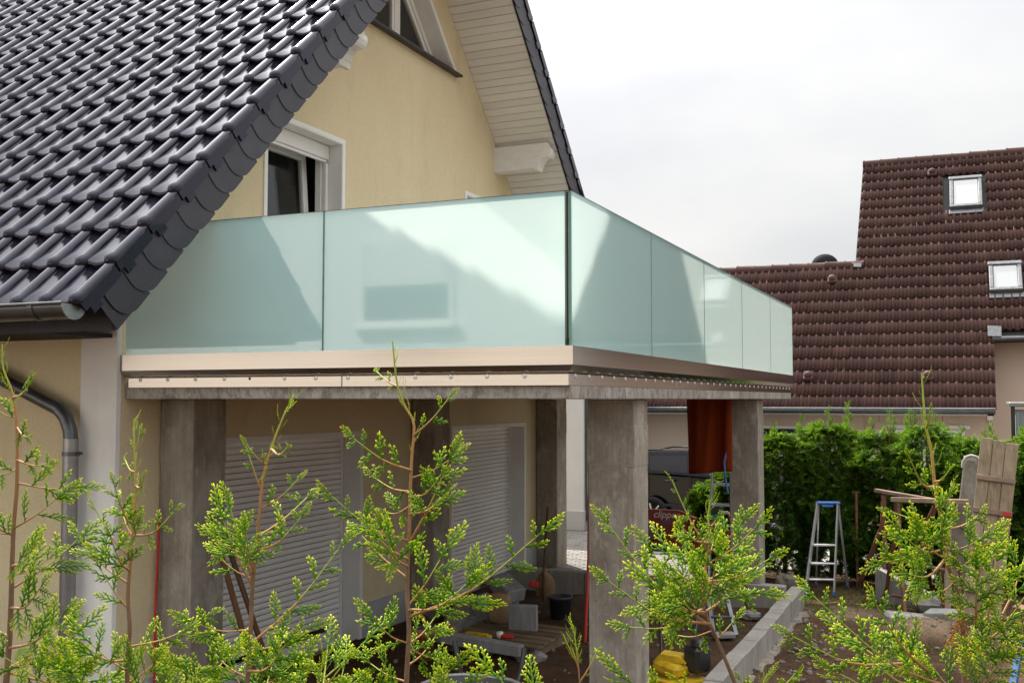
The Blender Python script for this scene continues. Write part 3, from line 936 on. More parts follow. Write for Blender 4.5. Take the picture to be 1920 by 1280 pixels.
# purlin ends with a carved nose
def purlin(y0, y1, zt_):
    xo = XV - .045
    pol = [(XW - .1, zt_ - .34), (xo - .24, zt_ - .33), (xo - .235, zt_ - .36), (xo - .19, zt_ - .36), (xo - .185, zt_ - .31)]
    for i in range(9):
        a = R(270 - 200) ; 
        t_ = i / 8
        pol.append((xo - .175 + .135 * t_, zt_ - .30 + .10 * t_ ** .5 + .03 * math.sin(t_ * math.pi)))
    pol += [(xo - .02, zt_ - .175), (xo - .004, zt_ - .13), (xo - .010, zt_ - .085), (xo - .04, zt_ - .055), (xo - .05, zt_ - .01), (XW - .1, zt_ - .01)]
    mb = MB(); mb.prism([(a, b) for a, b in pol], 'y', y0, y1)
    return mb.build('purlin', M['painted_timber'], house)
purlin(12.45, 12.63, 5.75); purlin(7.75, 7.93, 5.75)
# downpipe
mb = MB()
pp = [(-7.9, 5.735, 2.86), (-6.85, 5.735, 2.585), (-6.26, 5.735, 2.36), (-6.17, 5.735, 2.325), (-6.10, 5.735, 2.26), (-6.058, 5.735, 2.17), (-6.046, 5.735, 2.07), (-6.046, 5.735, 0.0)]
pp = [(x, y, z) for x, y, z in pp]
mb.tube(pp[:-1], .052, 16)
dp = mb.build('downpipe', M['zinc'], house)
mb = MB(); mb.tube([(-6.046, 5.735, 2.11), (-6.046, 5.735, -.05)], .056, 16); mb.build('lower_pipe', M['zinc_pale'], dp)
mb = MB(); mb.tube([(-6.046, 5.735, 1.985), (-6.046, 5.735, 2.015)], .062, 16); mb.box((-6.046, 5.79, 2.0), (.02, .12, .02)); mb.box((-5.985, 5.74, 2.0), (.03, .02, .03))
mb.build('bracket', M['zinc'], dp)

# ================================================================== BALCONY
bal = thing('balcony', 'concrete terrace balcony on square posts with milky glass balustrade and brown metal fascia', 'balcony', (-3.9, 5.9, 0))
XS = -2.19
mb = MB()
mb.box(((XW + XS) / 2 + .003, (5.90 + 14.5) / 2, 2.46), (XS - XW - .006, 8.6, .12), bev=.006)
mb.build('slab', M['slab_concrete'], bal)
mb = MB(); mb.box(((XW + XS) / 2 - .01, 10.21, 2.565), (XS - XW - .06, 8.52, .08)); mb.build('deck', M['kerb_concrete'], bal)
def post(x0, x1, y0, y1, lab=None):
    mb = MB()
    mb.box(((x0 + x1) / 2, (y0 + y1) / 2, 1.10), (x1 - x0, y1 - y0, 2.598), bev=.008)
    # formwork lift lines: slight collar at the pour joint
    mb.box(((x0 + x1) / 2, (y0 + y1) / 2, 2.05), (x1 - x0 + .004, y1 - y0 + .004, .30), bev=.003)
    o = mb.build('concrete_post', M['column_concrete'], bal)
    return o
post(-2.61, -2.25, 7.40, 7.76); post(-2.60, -2.255, 12.40, 12.75)
post(-5.69, -5.374, 6.27, 6.655); post(-5.69, -5.40, 10.22, 10.60); post(-5.69, -5.37, 13.90, 14.29)
# fascia: cap strip, sloping drip, lower plate; front and side
yo, xo = 5.86, -2.172
def fascia_profile(s):
    """s outward offset of the plane 0; returns (out, z) outline of cap with sloped underside"""
    return [(-.05, 2.722), (.018, 2.722), (.018, 2.607), (-.026, 2.560), (-.05, 2.560)]
mb = MB()
p = fascia_profile(0)
# mitred sweep: left end -> corner -> far end
def sweep(mb, prof, xl, yfar):
    n = len(prof)
    ringA = [(xl, yo - o, z) for o, z in prof]
    ringB = [(xo + o, yo - o, z) for o, z in prof]
    ringC = [(xo + o, yfar, z) for o, z in prof]
    mb.add(ringA + ringB, [(i, n + i, n + (i + 1) % n, (i + 1) % n) for i in range(n)])
    mb.add(ringB + ringC, [(i, n + i, n + (i + 1) % n, (i + 1) % n) for i in range(n)])
    mb.add(ringA, [list(range(n))]); mb.add(ringC, [list(range(n))[::-1]])
sweep(mb, p, XW + .006, 14.60)
mb.build('fascia_cap', M['fascia_metal'], bal)
pl_ = [(-.045, 2.553), (-.016, 2.553), (-.016, 2.482), (-.045, 2.482)]
def plate_front(x0, x1):
    mb = MB(); mb.box(((x0 + x1) / 2, yo + .030, 2.5175), (x1 - x0 - .004, .028, .072), bev=.003)
    return mb.build('fascia_plate', M['fascia_metal'], bal)
f1 = plate_front(XW + .05, -3.80); f2 = plate_front(-3.80, xo - .018)
def plate_side(y0, y1):
    mb = MB(); mb.box((xo - .030, (y0 + y1) / 2, 2.5175), (.028, y1 - y0 - .004, .072), bev=.003)
    return mb.build('fascia_plate', M['fascia_metal'], bal)
f3 = plate_side(yo + .018, 8.4); f4 = plate_side(8.4, 11.4); f5 = plate_side(11.4, 14.58)
sc = MB(); sc.lathe([(0, -.006), (.005, -.006), (.006, -.003), (.010, -.005), (.014, -.003), (.0155, 0)], 10, (0, 0, 0), 0, (R(-90), 0, 0))
scf = sc.mesh('screw', M['screw_metal'])
sc = MB(); sc.lathe([(0, .006), (.005, .006), (.006, .003), (.010, .005), (.014, .003), (.0155, 0)], 10, (0, 0, 0), 0, (0, R(90), 0))
scs = sc.mesh('screw', M['screw_metal'])
xs_ = XW + .17
i = 0
while xs_ < xo - .06:
    if i != 4: link_mesh('screw', scf, f1 if xs_ < -3.8 else f2, (xs_, yo + .0155, 2.541))
    xs_ += .254; i += 1
ys_ = yo + .12
while ys_ < 14.5:
    link_mesh('screw', scs, f3 if ys_ < 8.4 else f4 if ys_ < 11.4 else f5, (xo - .0155, ys_, 2.541)); ys_ += .254
mb = MB(); mb.tube([(-4.55, yo + .0175, 2.541), (-4.55, yo + .0145, 2.541)], .010, 10); mb.build('screw_hole', M['dark_gap'], f1)

def pane(lo, hi, front):
    """laminated pane: milky outer face, clear body, green edges"""
    mb = MB(); g = .004; th = .018; z0, z1 = 2.70, 3.662
    if front:
        x0, x1, y0, y1 = lo + g, hi - g, yo, yo + th
    else:
        x0, x1, y0, y1 = xo - th, xo, lo + g, hi - g
    vs = [(x, y, z) for x in (x0, x1) for y in (y0, y1) for z in (z0, z1)]
    fs = {'x0': (0, 1, 3, 2), 'x1': (4, 6, 7, 5), 'y0': (0, 4, 5, 1), 'y1': (2, 3, 7, 6), 'z0': (0, 2, 6, 4), 'z1': (1, 5, 7, 3)}
    outer, inner = ('y0', 'y1') if front else ('x1', 'x0')
    for k, f in fs.items(): mb.add(vs, [f], 0 if k == outer else 1 if k == inner else 2)
    return mb.build('glass_pane', [M['milk_glass'], M['clear_pane'], M['pane_edge']], bal)
pane(-5.665, -3.945, True); pane(-3.937, xo - .034, True)
for k in range(5): pane(yo + .012 + k * 1.746, yo + .012 + (k + 1) * 1.746, False)
mb = MB(); mb.box((xo - .026, yo + .012, 3.18), (.010, .014, .955)); mb.build('corner_seal', M['dark_gap'], bal)
mb = MB()
mb.box(((-5.665 + xo) / 2, yo + .009, 3.664), (xo + 5.665 - .03, .020, .004)); mb.box((xo - .009, (yo + 14.6) / 2 + .01, 3.664), (.020, 14.6 - yo - .02, .004))
mb.build('top_trim', M['zinc'], bal)
# ================================================================== NEIGHBOURING HOUSE
NYE, NZE = 20.86, 2.20
A48 = R(48)
UN = np.array([0, math.cos(A48), math.sin(A48)]); NN = np.array([0, -math.sin(A48), math.cos(A48)])
nb = thing('brown_roofed_house', 'pinkish house with large weathered brown tiled roof and two roof windows', 'house', (0, 21.35, 0))
XL, XM, XJ, XR = -6.3, -2.16, .46, 3.95       # left end, step in ridge, step in eave, right gable
LS = .34
def npt(s, x, h=0): 
    p = np.array([x, NYE, NZE]) + s * UN + h * NN
    return tuple(p)
S_UP = (3.60 - NZE) / math.sin(A48)             # where the higher eave of the right part starts
S_LOW, S_TOP = 4.20, 7.86
mb = MB()
def deck(x0, x1, s0, s1):
    a = npt(s0, 0, -.02); b = npt(s1, 0, -.02); c_ = npt(s1, 0, -.16); d_ = npt(s0, 0, -.16)
    mb.prism([(a[1], a[2]), (b[1], b[2]), (c_[1], c_[2]), (d_[1], d_[2])], 'x', x0, x1)
deck(XL, XM, 0, S_LOW - .02); deck(XM, XJ, 0, S_TOP - .02); deck(XJ, XR, S_UP, S_TOP - .02)
# rear slopes
for x0, x1, s1, drop in ((XL, XM, S_LOW, 3.0), (XM, XR, S_TOP, 5.0)):
    t_ = npt(s1, 0)
    mb.prism([(t_[1], t_[2] - .02), (t_[1] + drop * .9, t_[2] - .02 - drop), (t_[1] + drop * .9, t_[2] - .16 - drop), (t_[1], t_[2] - .2)], 'x', x0, x1)
nroof = mb.build('roof', M['dark_gap'], nb)
def wave_tile():
    vs = []; fs = []; sm = []
    px = [0, .036, .056, .080, .100, .140, .184, .204, .228, .248, .295]
    ph = [0, .002, .050, .050, .002, 0, .002, .050, .050, .002, 0]
    n = len(px)
    tl = .022
    lo = [(x, 0, h + tl) for x, h in zip(px, ph)]; hi = [(x, .40, h - .006) for x, h in zip(px, ph)]
    dn = [(x, .006, h + tl - .020) for x, h in zip(px, ph)]
    vs = lo + hi + dn
    for i in range(n - 1):
        fs.append((i, i + 1, n + i + 1, n + i)); sm.append(True)
        fs.append((2 * n + i, 2 * n + i + 1, i + 1, i)); sm.append(False)
    fs.append((0, n, 2 * n)); sm.append(False); fs.append((n - 1, 3 * n - 1, 2 * n - 1)); sm.append(False)
    mb = MB(); mb.v = [tuple(np.array([x, 0, 0]) + u * UN + h * NN) for x, u, h in vs]
    mb.f = [list(f) for f in fs]; mb.m = [0] * len(fs); mb.s = sm
    return mb.mesh('roof_tile', M['concrete_tile'])
wt = wave_tile()
SKY = [(-.235, .43, 5.80, 7.05), (.48, 1.09, 3.03, 4.05)]    # roof windows x0,x1,s0,s1 (slope coordinates)
SKY = [(-.24, .42, 5.86, 6.94), (.48, 1.08, 3.10, 3.96)]
cand = []
for j in range(23):
    s = j * LS + .0
    for i in range(35):
        x = XL + .02 + i * .295
        if x < XM - .05 and s > S_LOW - .2: continue
        if x > XJ - .15 and s < S_UP - .05: continue
        if x > XR - .2: continue
        p = npt(s, x)
        if any(a - .2 < x < b - .05 and c_ - .30 < s < d_ - .06 for a, b, c_, d_ in SKY): continue
        mid = npt(s + .17, x + .15)
        sx_, sy_, d = seen(mid)
        hidden = sx_ < 1340 or sx_ > 1935 or (sx_ < 1490 and sy_ > 460 + (sx_ - 1280) * .5 and sy_ < 750)
        cand.append((1 if hidden else 0, d, p))
cand.sort(key=lambda c: (c[0], c[1]))
for h, d, p in cand[:298]:
    q = (p[0] + random.uniform(-.006, .006), p[1] + random.uniform(-.008, .008), p[2] + random.uniform(-.004, .006))
    link_mesh('roof_tile', wt, nroof, q)
join_tiles('roof_tile_field', wt, [(p[0] + random.uniform(-.006, .006), p[1] + random.uniform(-.008, .008), p[2] + random.uniform(-.004, .006)) for h, d, p in cand[298:]], M['concrete_tile'], nroof)
# ridge tiles
rt = MB()
rt.lathe([(.125, 0), (.13, .03), (.115, .05), (.112, .42)], 10, (0, 0, 0), 0, (0, R(90), 0))
rtm = rt.mesh('ridge_tile', M['concrete_tile'])
def ridge(x0, x1, s):
    p = npt(s, 0)
    x = x0
    while x < x1 - .1:
        o = link_mesh('ridge_tile', rtm, nroof, (x, p[1] + .02, p[2] - .02 + random.uniform(-.008, .010)))
        o.rotation_euler = (0, R(random.uniform(-.8, .8)) , 0)
        x += .39
ridge(XL, XM + .1, S_LOW); ridge(XM, XR, S_TOP)
# roof windows
for a, b, c_, d_ in SKY:
    mb = MB()
    rot = Matrix((Vector((1, 0, 0)), Vector(UN), Vector(NN))).transposed()
    def rb(x0, x1, s0, s1, h0, h1, bev=.01):
        mb.box(npt((s0 + s1) / 2, (x0 + x1) / 2, (h0 + h1) / 2), (x1 - x0, s1 - s0, h1 - h0), rot, bev)
    rb(a, a + .075, c_ + .085, d_ - .105, -.05, .12); rb(b - .075, b, c_ + .085, d_ - .105, -.05, .12)
    rb(a - .015, b + .015, d_ - .10, d_, -.05, .135); rb(a, b, c_, c_ + .08, -.05, .125)
    w = mb.build('roof_window', M['flashing_metal'], nb)
    mb = MB(); rb(a + .078, b - .078, c_ + .088, d_ - .108, .05, .10); mb.build('pane', M['roof_window_glass'], w)
    mb = MB(); rb(a - .02, b + .02, c_ - .16, c_ - .005, .02, .05); mb.build('flashing', M['zinc'], w)
# ventilation tiles
for x, s in ((-.61, 7.12), (-2.6, 3.58), (-2.88, .72), (-.66, .70)):
    mb = MB()
    rot = Matrix((Vector((1, 0, 0)), Vector(UN), Vector(NN))).transposed()
    mb.box(npt(s + .09, x, .07), (.19, .20, .085), rot, .025)
    mb.lathe([(.085, 0), (.075, .05), (.045, .075), (0, .082)], 10, npt(s + .10, x, .10), 0, Matrix(rot).to_euler())
    mb.build('vent_tile', M['concrete_tile'], nroof)
# metal flashings at the two steps of the roof
for x, s, w_, l_ in ((-2.10, 4.10, .16, .12), (.53, 1.96, .24, .26)):
    mb = MB(); rot = Matrix((Vector((1, 0, 0)), Vector(UN), Vector(NN))).transposed()
    mb.box(npt(s, x, .085), (w_, l_, .012), rot @ Euler((R(6), R(5), 0)).to_matrix(), .003)
    mb.build('flashing', M['flashing_metal'], nroof)
# walls
mb = MB()
mb.box(((XL + .29) / 2, 21.45, 1.05), (.29 - XL, .2, 2.3)); mb.box((.19, 22.1, 1.25), (.2, 1.1, 2.7)); mb.box((2.05, 22.65, 1.75), (3.52, .2, 3.8))
mb.prism([(22.75, -.2), (30.4, -.2), (30.4, 3.6), (26.1, 7.75), (22.75, 4.15)], 'x', XR - .25, XR - .02)
mb.prism([(23.7, 5.1), (28.4, 5.1), (26.1, 7.75)], 'x', XM + .04, XM + .2)
mb.prism([(21.55, -.2), (25.5, -.2), (25.5, 2.2), (23.6, 5.05), (21.55, 2.6)], 'x', XL + .02, XL + .2)
mb.box((-1.2, 30.2, 1.7), (10.2, .2, 3.8))
mb.build('wall', M['pink_render'], nb)
# gutters
mb = MB()
for x0, x1, y, z in ((XL, XJ + .02, NYE - .03, NZE - .02), (XJ + .02, XR, 22.10, 3.56)):
    mb.tube([(x0, y, z), (x1, y, z)], .055, 10)
mb.build('gutter', M['zinc'], nb)
mb = MB(); mb.tube([(XL, NYE - .085, NZE + .03), (XJ + .02, NYE - .085, NZE + .03)], .013, 6); mb.build('gutter_bead', M['zinc_pale'], nb)
mb = MB(); mb.box((-2.95, 21.12, 2.11), (6.6, .44, .03)); mb.build('eave_soffit', M['white_paint'], nb)
# lintel stones, windows, lamp, meter box
mb = MB()
for i in range(6): mb.box((-1.70 + i * .285, 21.344, 2.02), (.274, .03, .16), bev=.006)
for j in range(3):
    mb.box((-1.75, 21.344, 1.85 - j * .18), (.17, .03, .165), bev=.006)
o = mb.build('lintel_cladding', M['brick_cladding'], nb)
for x0, x1 in ((-1.36, -.72), (-.62, -.04)):
    mb = MB(); frame_ring_y = None
    z0, z1 = 1.0, 1.82
    for x in (x0 + .03, x1 - .03): mb.box((x, 21.345, (z0 + z1) / 2), (.06, .05, z1 - z0), bev=.004)
    for z in (z0 + .03, z1 - .03): mb.box(((x0 + x1) / 2, 21.345, z), (x1 - x0 - .12, .048, .06), bev=.004)
    w = mb.build('window', M['white_plastic'], nb)
    mb = MB(); mb.box(((x0 + x1) / 2, 21.345, (z0 + z1) / 2), (x1 - x0 - .13, .03, z1 - z0 - .13)); mb.build('pane', M['tan_window'], w)
mb = MB(); mb.box((-3.45, 21.345, 1.55), (.80, .05, .62), bev=.004); w = mb.build('window', M['white_plastic'], nb)
mb = MB(); mb.box((-3.45, 21.33, 1.55), (.70, .04, .52)); mb.build('pane', M['tan_window'], w)
mb = MB(); mb.box((-.7, 21.33, 1.87), (1.5, .05, .07), bev=.006); mb.build('shutter_box', M['white_plastic'], nb)
mb = MB(); mb.lathe([(.0, .13), (.10, .05), (.085, .04), (.07, -.10), (0, -.11)], 8, (-2.13, 21.24, 1.72)); mb.box((-2.13, 21.31, 1.78), (.03, .10, .03)); mb.build('wall_lamp', M['black_plastic'], nb)
mb = MB(); mb.box((.41, 22.53, 2.05), (.10, .05, .14), bev=.01); mb.tube([(.41, 22.53, 1.98), (.41, 22.53, .5)], .012, 6); mb.build('meter_box', M['white_plastic'], nb)
mb = MB()
mb.lathe([(.30, 0), (.27, .05), (.19, .10), (.09, .13), (0, .14)], 20, (-2.83, 23.95, 5.36), 0, (R(75), 0, R(8))); mb.tube([(-2.83, 23.9, 4.9), (-2.83, 23.93, 5.4)], .02, 6)
mb.build('satellite_dish', M['dish_black'], nb)

# ================================================================== GARAGE (white, behind the terrace)
ga = thing('garage', 'plain white garage wall with grey plinth seen behind the posts', 'garage', (-9, 19, 0))
mb = MB(); mb.box((-9.6, 20.6, 1.75), (6.4, 5.4, 2.9), bev=.01); mb.build('wall', M['garage_grey'], ga)
mb = MB(); mb.box((-9.6, 20.6, .20), (6.44, 5.44, .36), bev=.01); mb.build('plinth', M['plinth_grey'], ga)
mb = MB(); mb.box((-9.6, 20.6, 3.26), (6.7, 5.7, .14), bev=.02); mb.build('flat_roof', M['zinc'], ga)
mb = MB(); mb.tube([(-6.34, 18.0, 3.1), (-6.34, 18.0, .2)], .05, 10); mb.build('downpipe', M['zinc'], ga)

# ================================================================== HOUSE BEHIND THE PHOTOGRAPHER (mirrored in the front panes)
rh = thing('rendered_house', 'pale rendered house with half closed shutter, mirrored in the front glass panes', 'house', (-9, -4, 0))
mb = MB()
mb.prism([(-15.5, -.2), (-4.9, -.2), (-4.9, 4.0), (-10.2, 8.4), (-15.5, 4.0)], 'y', -3.8, -4.0)
mb.box((-15.4, -8.5, 1.9), (.2, 9, 4.2)); mb.box((-5.0, -8.5, 1.9), (.2, 9, 4.2)); mb.box((-10.2, -13.1, 1.9), (10.6, .2, 4.2))
mb.build('wall', M['white_render'], rh)
mb = MB()
mb.prism([(-16.1, 3.5), (-10.2, 8.4), (-4.3, 3.5), (-4.3, 3.75), (-10.2, 8.68), (-16.1, 3.75)], 'y', -3.3, -13.5); mb.build('roof', M['concrete_tile'], rh)
mb = MB()
for x in (-9.62, -7.88): mb.box((x, -3.79, 4.42), (.09, .06, 1.5))
for z in (5.15, 3.70): mb.box((-8.75, -3.79, z), (1.65, .06, .09))
mb.box((-8.75, -3.72, 3.62), (2.0, .16, .06))
w = mb.build('window', M['white_plastic'], rh)
mb = MB(); mb.box((-8.75, -3.82, 4.42), (1.64, .08, 1.36)); mb.build('pane', M['dark_room'], w)
mb = MB()
for i in range(14): mb.box((-8.75, -3.765, 5.08 - i * .055), (1.6, .02, .05), bev=.006)
mb.build('shutter', M['white_plastic'], w)
# ================================================================== KERB WALLS ROUND THE TERRACE
kb = thing('block_edging', 'low edging of light concrete blocks along the dug garden bed', 'edging', (-1.88, 9.6, 0))
y = 5.2
r3 = random.Random(5)
while y < 12.3:
    L = .495
    mb = MB(); mb.box((-1.86 + r3.uniform(-.005, .005), y + L / 2, .085 + r3.uniform(-.006, .004)), (.15, L - .010, .26), (0, 0, r3.uniform(-.006, .006)), .008)
    mb.build('block', M['kerb_concrete'], kb); y += L
mb = MB(); mb.box((-1.885, 8.7, .208), (.03, 6.9, .014)); 
mb = MB()
n = 40
for i in range(n):
    yy = 5.3 + i * 7.0 / n
    mb.box((-1.76 + r3.uniform(-.02, .02), yy, -.05), (.10 + r3.uniform(-.03, .05), .22, .11 + r3.uniform(-.03, .02)), (0, r3.uniform(-.2, .2), r3.uniform(-.3, .3)), .03)
mb.build('footing', M['stone'], kb)
kb2 = thing('block_edging', 'low block edging between the terrace soil and the paved driveway', 'edging', (-3.9, 12.4, 0))
x = -5.4
while x < -2.05:
    L = .495
    mb = MB(); mb.box((x + L / 2, 12.42 + r3.uniform(-.004, .004), .10), (min(L, -1.99 - x) - .008, .16, .29), (0, 0, r3.uniform(-.006, .006)), .008)
    mb.build('block', M['kerb_concrete'], kb2); x += L

# ================================================================== STEP LADDER
ld = thing('step_ladder', 'aluminium step ladder with blue top cap open in front of hedge', 'step ladder', (-1.68, 13.6, 0))
mb = MB()
bl, br, tl, tr_ = (-1.87, 13.27, 0), (-1.54, 13.40, 0), (-1.735, 13.52, 1.10), (-1.50, 13.60, 1.10)
def bar(a, b, w, t_, mb, bev=.003):
    a, b = Vector(a), Vector(b); d_ = b - a
    rot = d_.to_track_quat('Z', 'Y').to_matrix()
    mb.box((a + b) / 2, (w, t_, d_.length), rot, bev)
for a, b, nm in ((bl, tl, 'front_leg'), (br, tr_, 'front_leg'), ((-1.83, 13.98, 0), (-1.73, 13.58, 1.08), 'rear_leg'), ((-1.45, 14.08, 0), (-1.50, 13.66, 1.08), 'rear_leg')):
    mb = MB(); bar(a, b, .019, .048, mb); o = mb.build(nm, M['aluminium'], ld)
    mb = MB(); dd = (Vector(b) - Vector(a)).normalized(); bar(Vector(a) - dd * .01, Vector(a) + dd * .04, .026, .056, mb); mb.build('foot', M['blue_plastic'], o)
for k in range(3):
    t_ = (.185, .375, .595)[k] / 1.10
    p = Vector(bl).lerp(Vector(tl), t_); q = Vector(br).lerp(Vector(tr_), t_)
    mb = MB(); c_ = (p + q) / 2; ang = math.atan2(q.y - p.y, q.x - p.x)
    mb.box(c_ + Vector((.0, .02, 0)), ((q - p).length - .02, .085, .022), (0, 0, ang), .004); mb.build('tread', M['aluminium'], ld)
mb = MB(); c_ = (Vector(tl) + Vector(tr_)) / 2; ang = math.atan2(tr_[1] - tl[1], tr_[0] - tl[0])
mb.box(c_ + Vector((0, .03, .005)), (.29, .11, .034), (0, 0, ang), .012); mb.box(c_ + Vector((0, -.02, -.03)), (.14, .02, .03), (0, 0, ang), .005)
mb.build('top_cap', M['blue_plastic'], ld)

# ================================================================== TRESTLES
def pipe(name, pts, r, mat, par, n=8):
    mb = MB(); mb.tube(pts, r, n); return mb.build(name, mat, par)
t1 = thing('trestle', 'rusty trestle with splayed pipe legs and thin wooden top rail near the hedge', 'trestle', (-.65, 13.5, 0), 'rusty builders trestles')
mb = MB(); bar((-1.05, 13.52, 1.285), (-.18, 13.05, 1.205), .055, .045, mb, .006); mb.build('top_rail', M['weathered_wood_x'], t1)
pipe('leg', [(-.94, 13.5, 1.26), (-.97, 13.42, .86), (-1.32, 14.0, .0)], .028, M['rust'], t1)
pipe('leg', [(-.955, 13.46, 1.24), (-.95, 13.44, .55), (-.96, 13.25, .0)], .026, M['rust'], t1)
pipe('leg', [(-.33, 13.12, 1.22), (-.55, 13.55, .6), (-.62, 13.75, 0)], .022, M['rust'], t1)
pipe('leg', [(-.33, 13.12, 1.22), (-.12, 12.9, .5), (-.02, 12.85, 0)], .022, M['rust'], t1)
pipe('cross_bar', [(-1.03, 13.38, .52), (-.55, 13.45, .62)], .016, M['rust'], t1)
pipe('cross_bar', [(-1.03, 13.46, .87), (-.86, 13.42, .875)], .014, M['rust'], t1)
pipe('cross_bar', [(-1.22, 13.8, .12), (-.85, 13.55, .12)], .018, M['rust'], t1)
t2 = thing('trestle', 'rusty trestle with square wooden front leg beside leaning plank panel', 'trestle', (-.45, 12.7, 0), 'rusty builders trestles')
mb = MB(); bar((-.82, 12.72, 1.255), (.0, 12.66, 1.262), .05, .055, mb, .006); mb.build('top_rail', M['weathered_wood_x'], t2)
pipe('leg', [(-.76, 12.72, 1.23), (-.79, 12.76, .8), (-.95, 13.3, .0)], .024, M['rust'], t2)
pipe('leg', [(-.74, 12.72, 1.23), (-.72, 12.55, .7), (-.66, 12.2, .0)], .024, M['rust'], t2)
mb = MB(); bar((-.24, 12.35, -.02), (-.20, 12.62, 1.23), .055, .045, mb, .004); mb.build('leg', M['weathered_wood_z'], t2)
pipe('leg', [(-.19, 12.7, 1.23), (-.28, 12.95, .5), (-.35, 13.2, .0)], .024, M['rust'], t2)
pipe('brace', [(-.60, 12.7, 1.22), (-.45, 12.7, .62), (-.70, 12.75, .1)], .018, M['rust'], t2)
pipe('brace', [(-.35, 12.7, 1.22), (-.62, 12.85, .62), (-.50, 12.9, .05)], .018, M['rust'], t2)
pipe('cross_bar', [(-.80, 12.8, .56), (-.22, 12.5, .52)], .016, M['weathered_wood_x'], t2)
pipe('cross_bar', [(-.84, 12.95, .13), (.0, 12.55, .10)], .018, M['rust'], t2)
t3 = thing('low_trestle', 'low rusty trestle with blue painted leg at the lower right edge', 'trestle', (.40, 9.4, 0))
mb = MB(); mb.box((.52, 9.5, .66), (.42, .16, .06), (0, R(9), R(-14)), .008); mb.build('top_rail', M['rust'], t3)
mb = MB(); bar((.25, 9.1, -.02), (.36, 9.45, .45), .05, .05, mb, .004); mb.build('leg', M['blue_plastic'], t3)
mb = MB(); bar((.42, 9.30, -.02), (.40, 9.48, .65), .06, .06, mb, .004); mb.build('leg', M['rust'], t3)
mb = MB(); bar((.66, 9.6, -.02), (.62, 9.5, .62), .06, .06, mb, .004); mb.build('leg', M['rust'], t3)
mb = MB(); bar((.30, 9.36, .40), (.66, 9.5, .36), .035, .05, mb, .004); mb.build('cross_bar', M['rust'], t3)

# ================================================================== LEANING PLANK PANEL, TROUGH, POLE
pn = thing('plank_panel', 'tall weathered formwork panel of three planks leaning on the hedge', 'plank panel', (0.05, 12.65, 0))
B0 = Vector((-.10, 12.55, 0)); UPV = Vector((.245, .24, 1.975)).normalized(); RT = Vector((.975, -.19, -.0975)); RT = (RT - UPV * RT.dot(UPV)).normalized(); NV = RT.cross(UPV)
PM = Matrix((RT, NV, UPV)).transposed()
for i in range(3):
    mb = MB(); w_ = .125
    L = (2.005, 1.99, 1.975)[i]
    mb.box(B0 + RT * (.06 + i * .131) + UPV * L / 2, (w_, .026, L), PM, .004); mb.build('plank', M['weathered_wood_z'], pn)
for k, h in enumerate((.33, .86, 1.20, 1.56)):
    mb = MB(); mb.box(B0 + RT * .195 + UPV * h + NV * .026, (.40, .022, .055), PM, .004)
    bt = mb.build('batten', M['weathered_wood_x'], pn)
    if k == 2:
        mb = MB(); mb.box(B0 + RT * .345 + UPV * h + NV * .038, (.085, .003, .045), PM); mb.build('red_mark', M['bright_red'], bt)
for k, h in enumerate((.05,)):
    mb = MB(); mb.box(B0 + RT * .195 + UPV * h + NV * .026, (.39, .02, .05), PM, .004); mb.build('batten', M['weathered_wood_x'], pn)
tg = thing('wooden_trough', 'grey weathered round topped trough standing behind the plank panel', 'trough', (.02, 13.0, 0))
def trough(mat):
    mb = MB(); vs = []; fs = []
    prof = []
    n = 14
    hts = [0, .5, .9, 1.0, 1.15, 1.3, 1.5, 1.62, 1.70]
    wds = [.16, .17, .19, .18, .115, .095, .09, .085, .06]
    cx = [-.12, -.11, -.09, -.08, -.02, .0, .02, .03, .04]
    for thick in (0, .018):
        for h, w_, c_ in zip(hts, wds, cx):
            for i in range(n + 1):
                a = math.pi * i / n
                vs.append((c_ - (w_ - thick) * math.cos(a), 12.98 + (w_ * 1.0 - thick) * math.sin(a) , h))
    m = n + 1; H_ = len(hts); off = m * H_
    for j in range(H_ - 1):
        for i in range(n):
            a = j * m + i
            fs.append((a, a + m, a + m + 1, a + 1)); fs.append((off + a, off + a + 1, off + a + m + 1, off + a + m))
        for i in (0, n):
            a = j * m + i; fs.append((a, off + a, off + a + m, a + m) if i == 0 else (a, a + m, off + a + m, off + a))
    mb.add(vs, fs, 0, True)
    # rounded head closing the top
    vs = [(.095, 13.0, 1.66)]
    mb.tube([(-.055, 12.975, 1.62), (-.05, 12.975, 1.69), (-.01, 12.975, 1.745), (.04, 12.975, 1.76), (.09, 12.975, 1.745), (.13, 12.975, 1.69), (.135, 12.975, 1.62)], .017, 8)
    mb.box((.04, 13.06, 1.69), (.17, .02, .12), bev=.01)
    return mb
trough(None).build('shell', M['bleached_wood'], tg)
mb = MB(); mb.tube([(-1.34, 14.2, -.05), (-1.335, 14.2, 1.20)], .018, 8); mb.box((-1.335, 14.2, 1.20), (.09, .02, .014), bev=.003)
tag(mb.build('steel_pole', M['rust']), 'thin rusty steel pole standing upright before the hedge', 'pole')

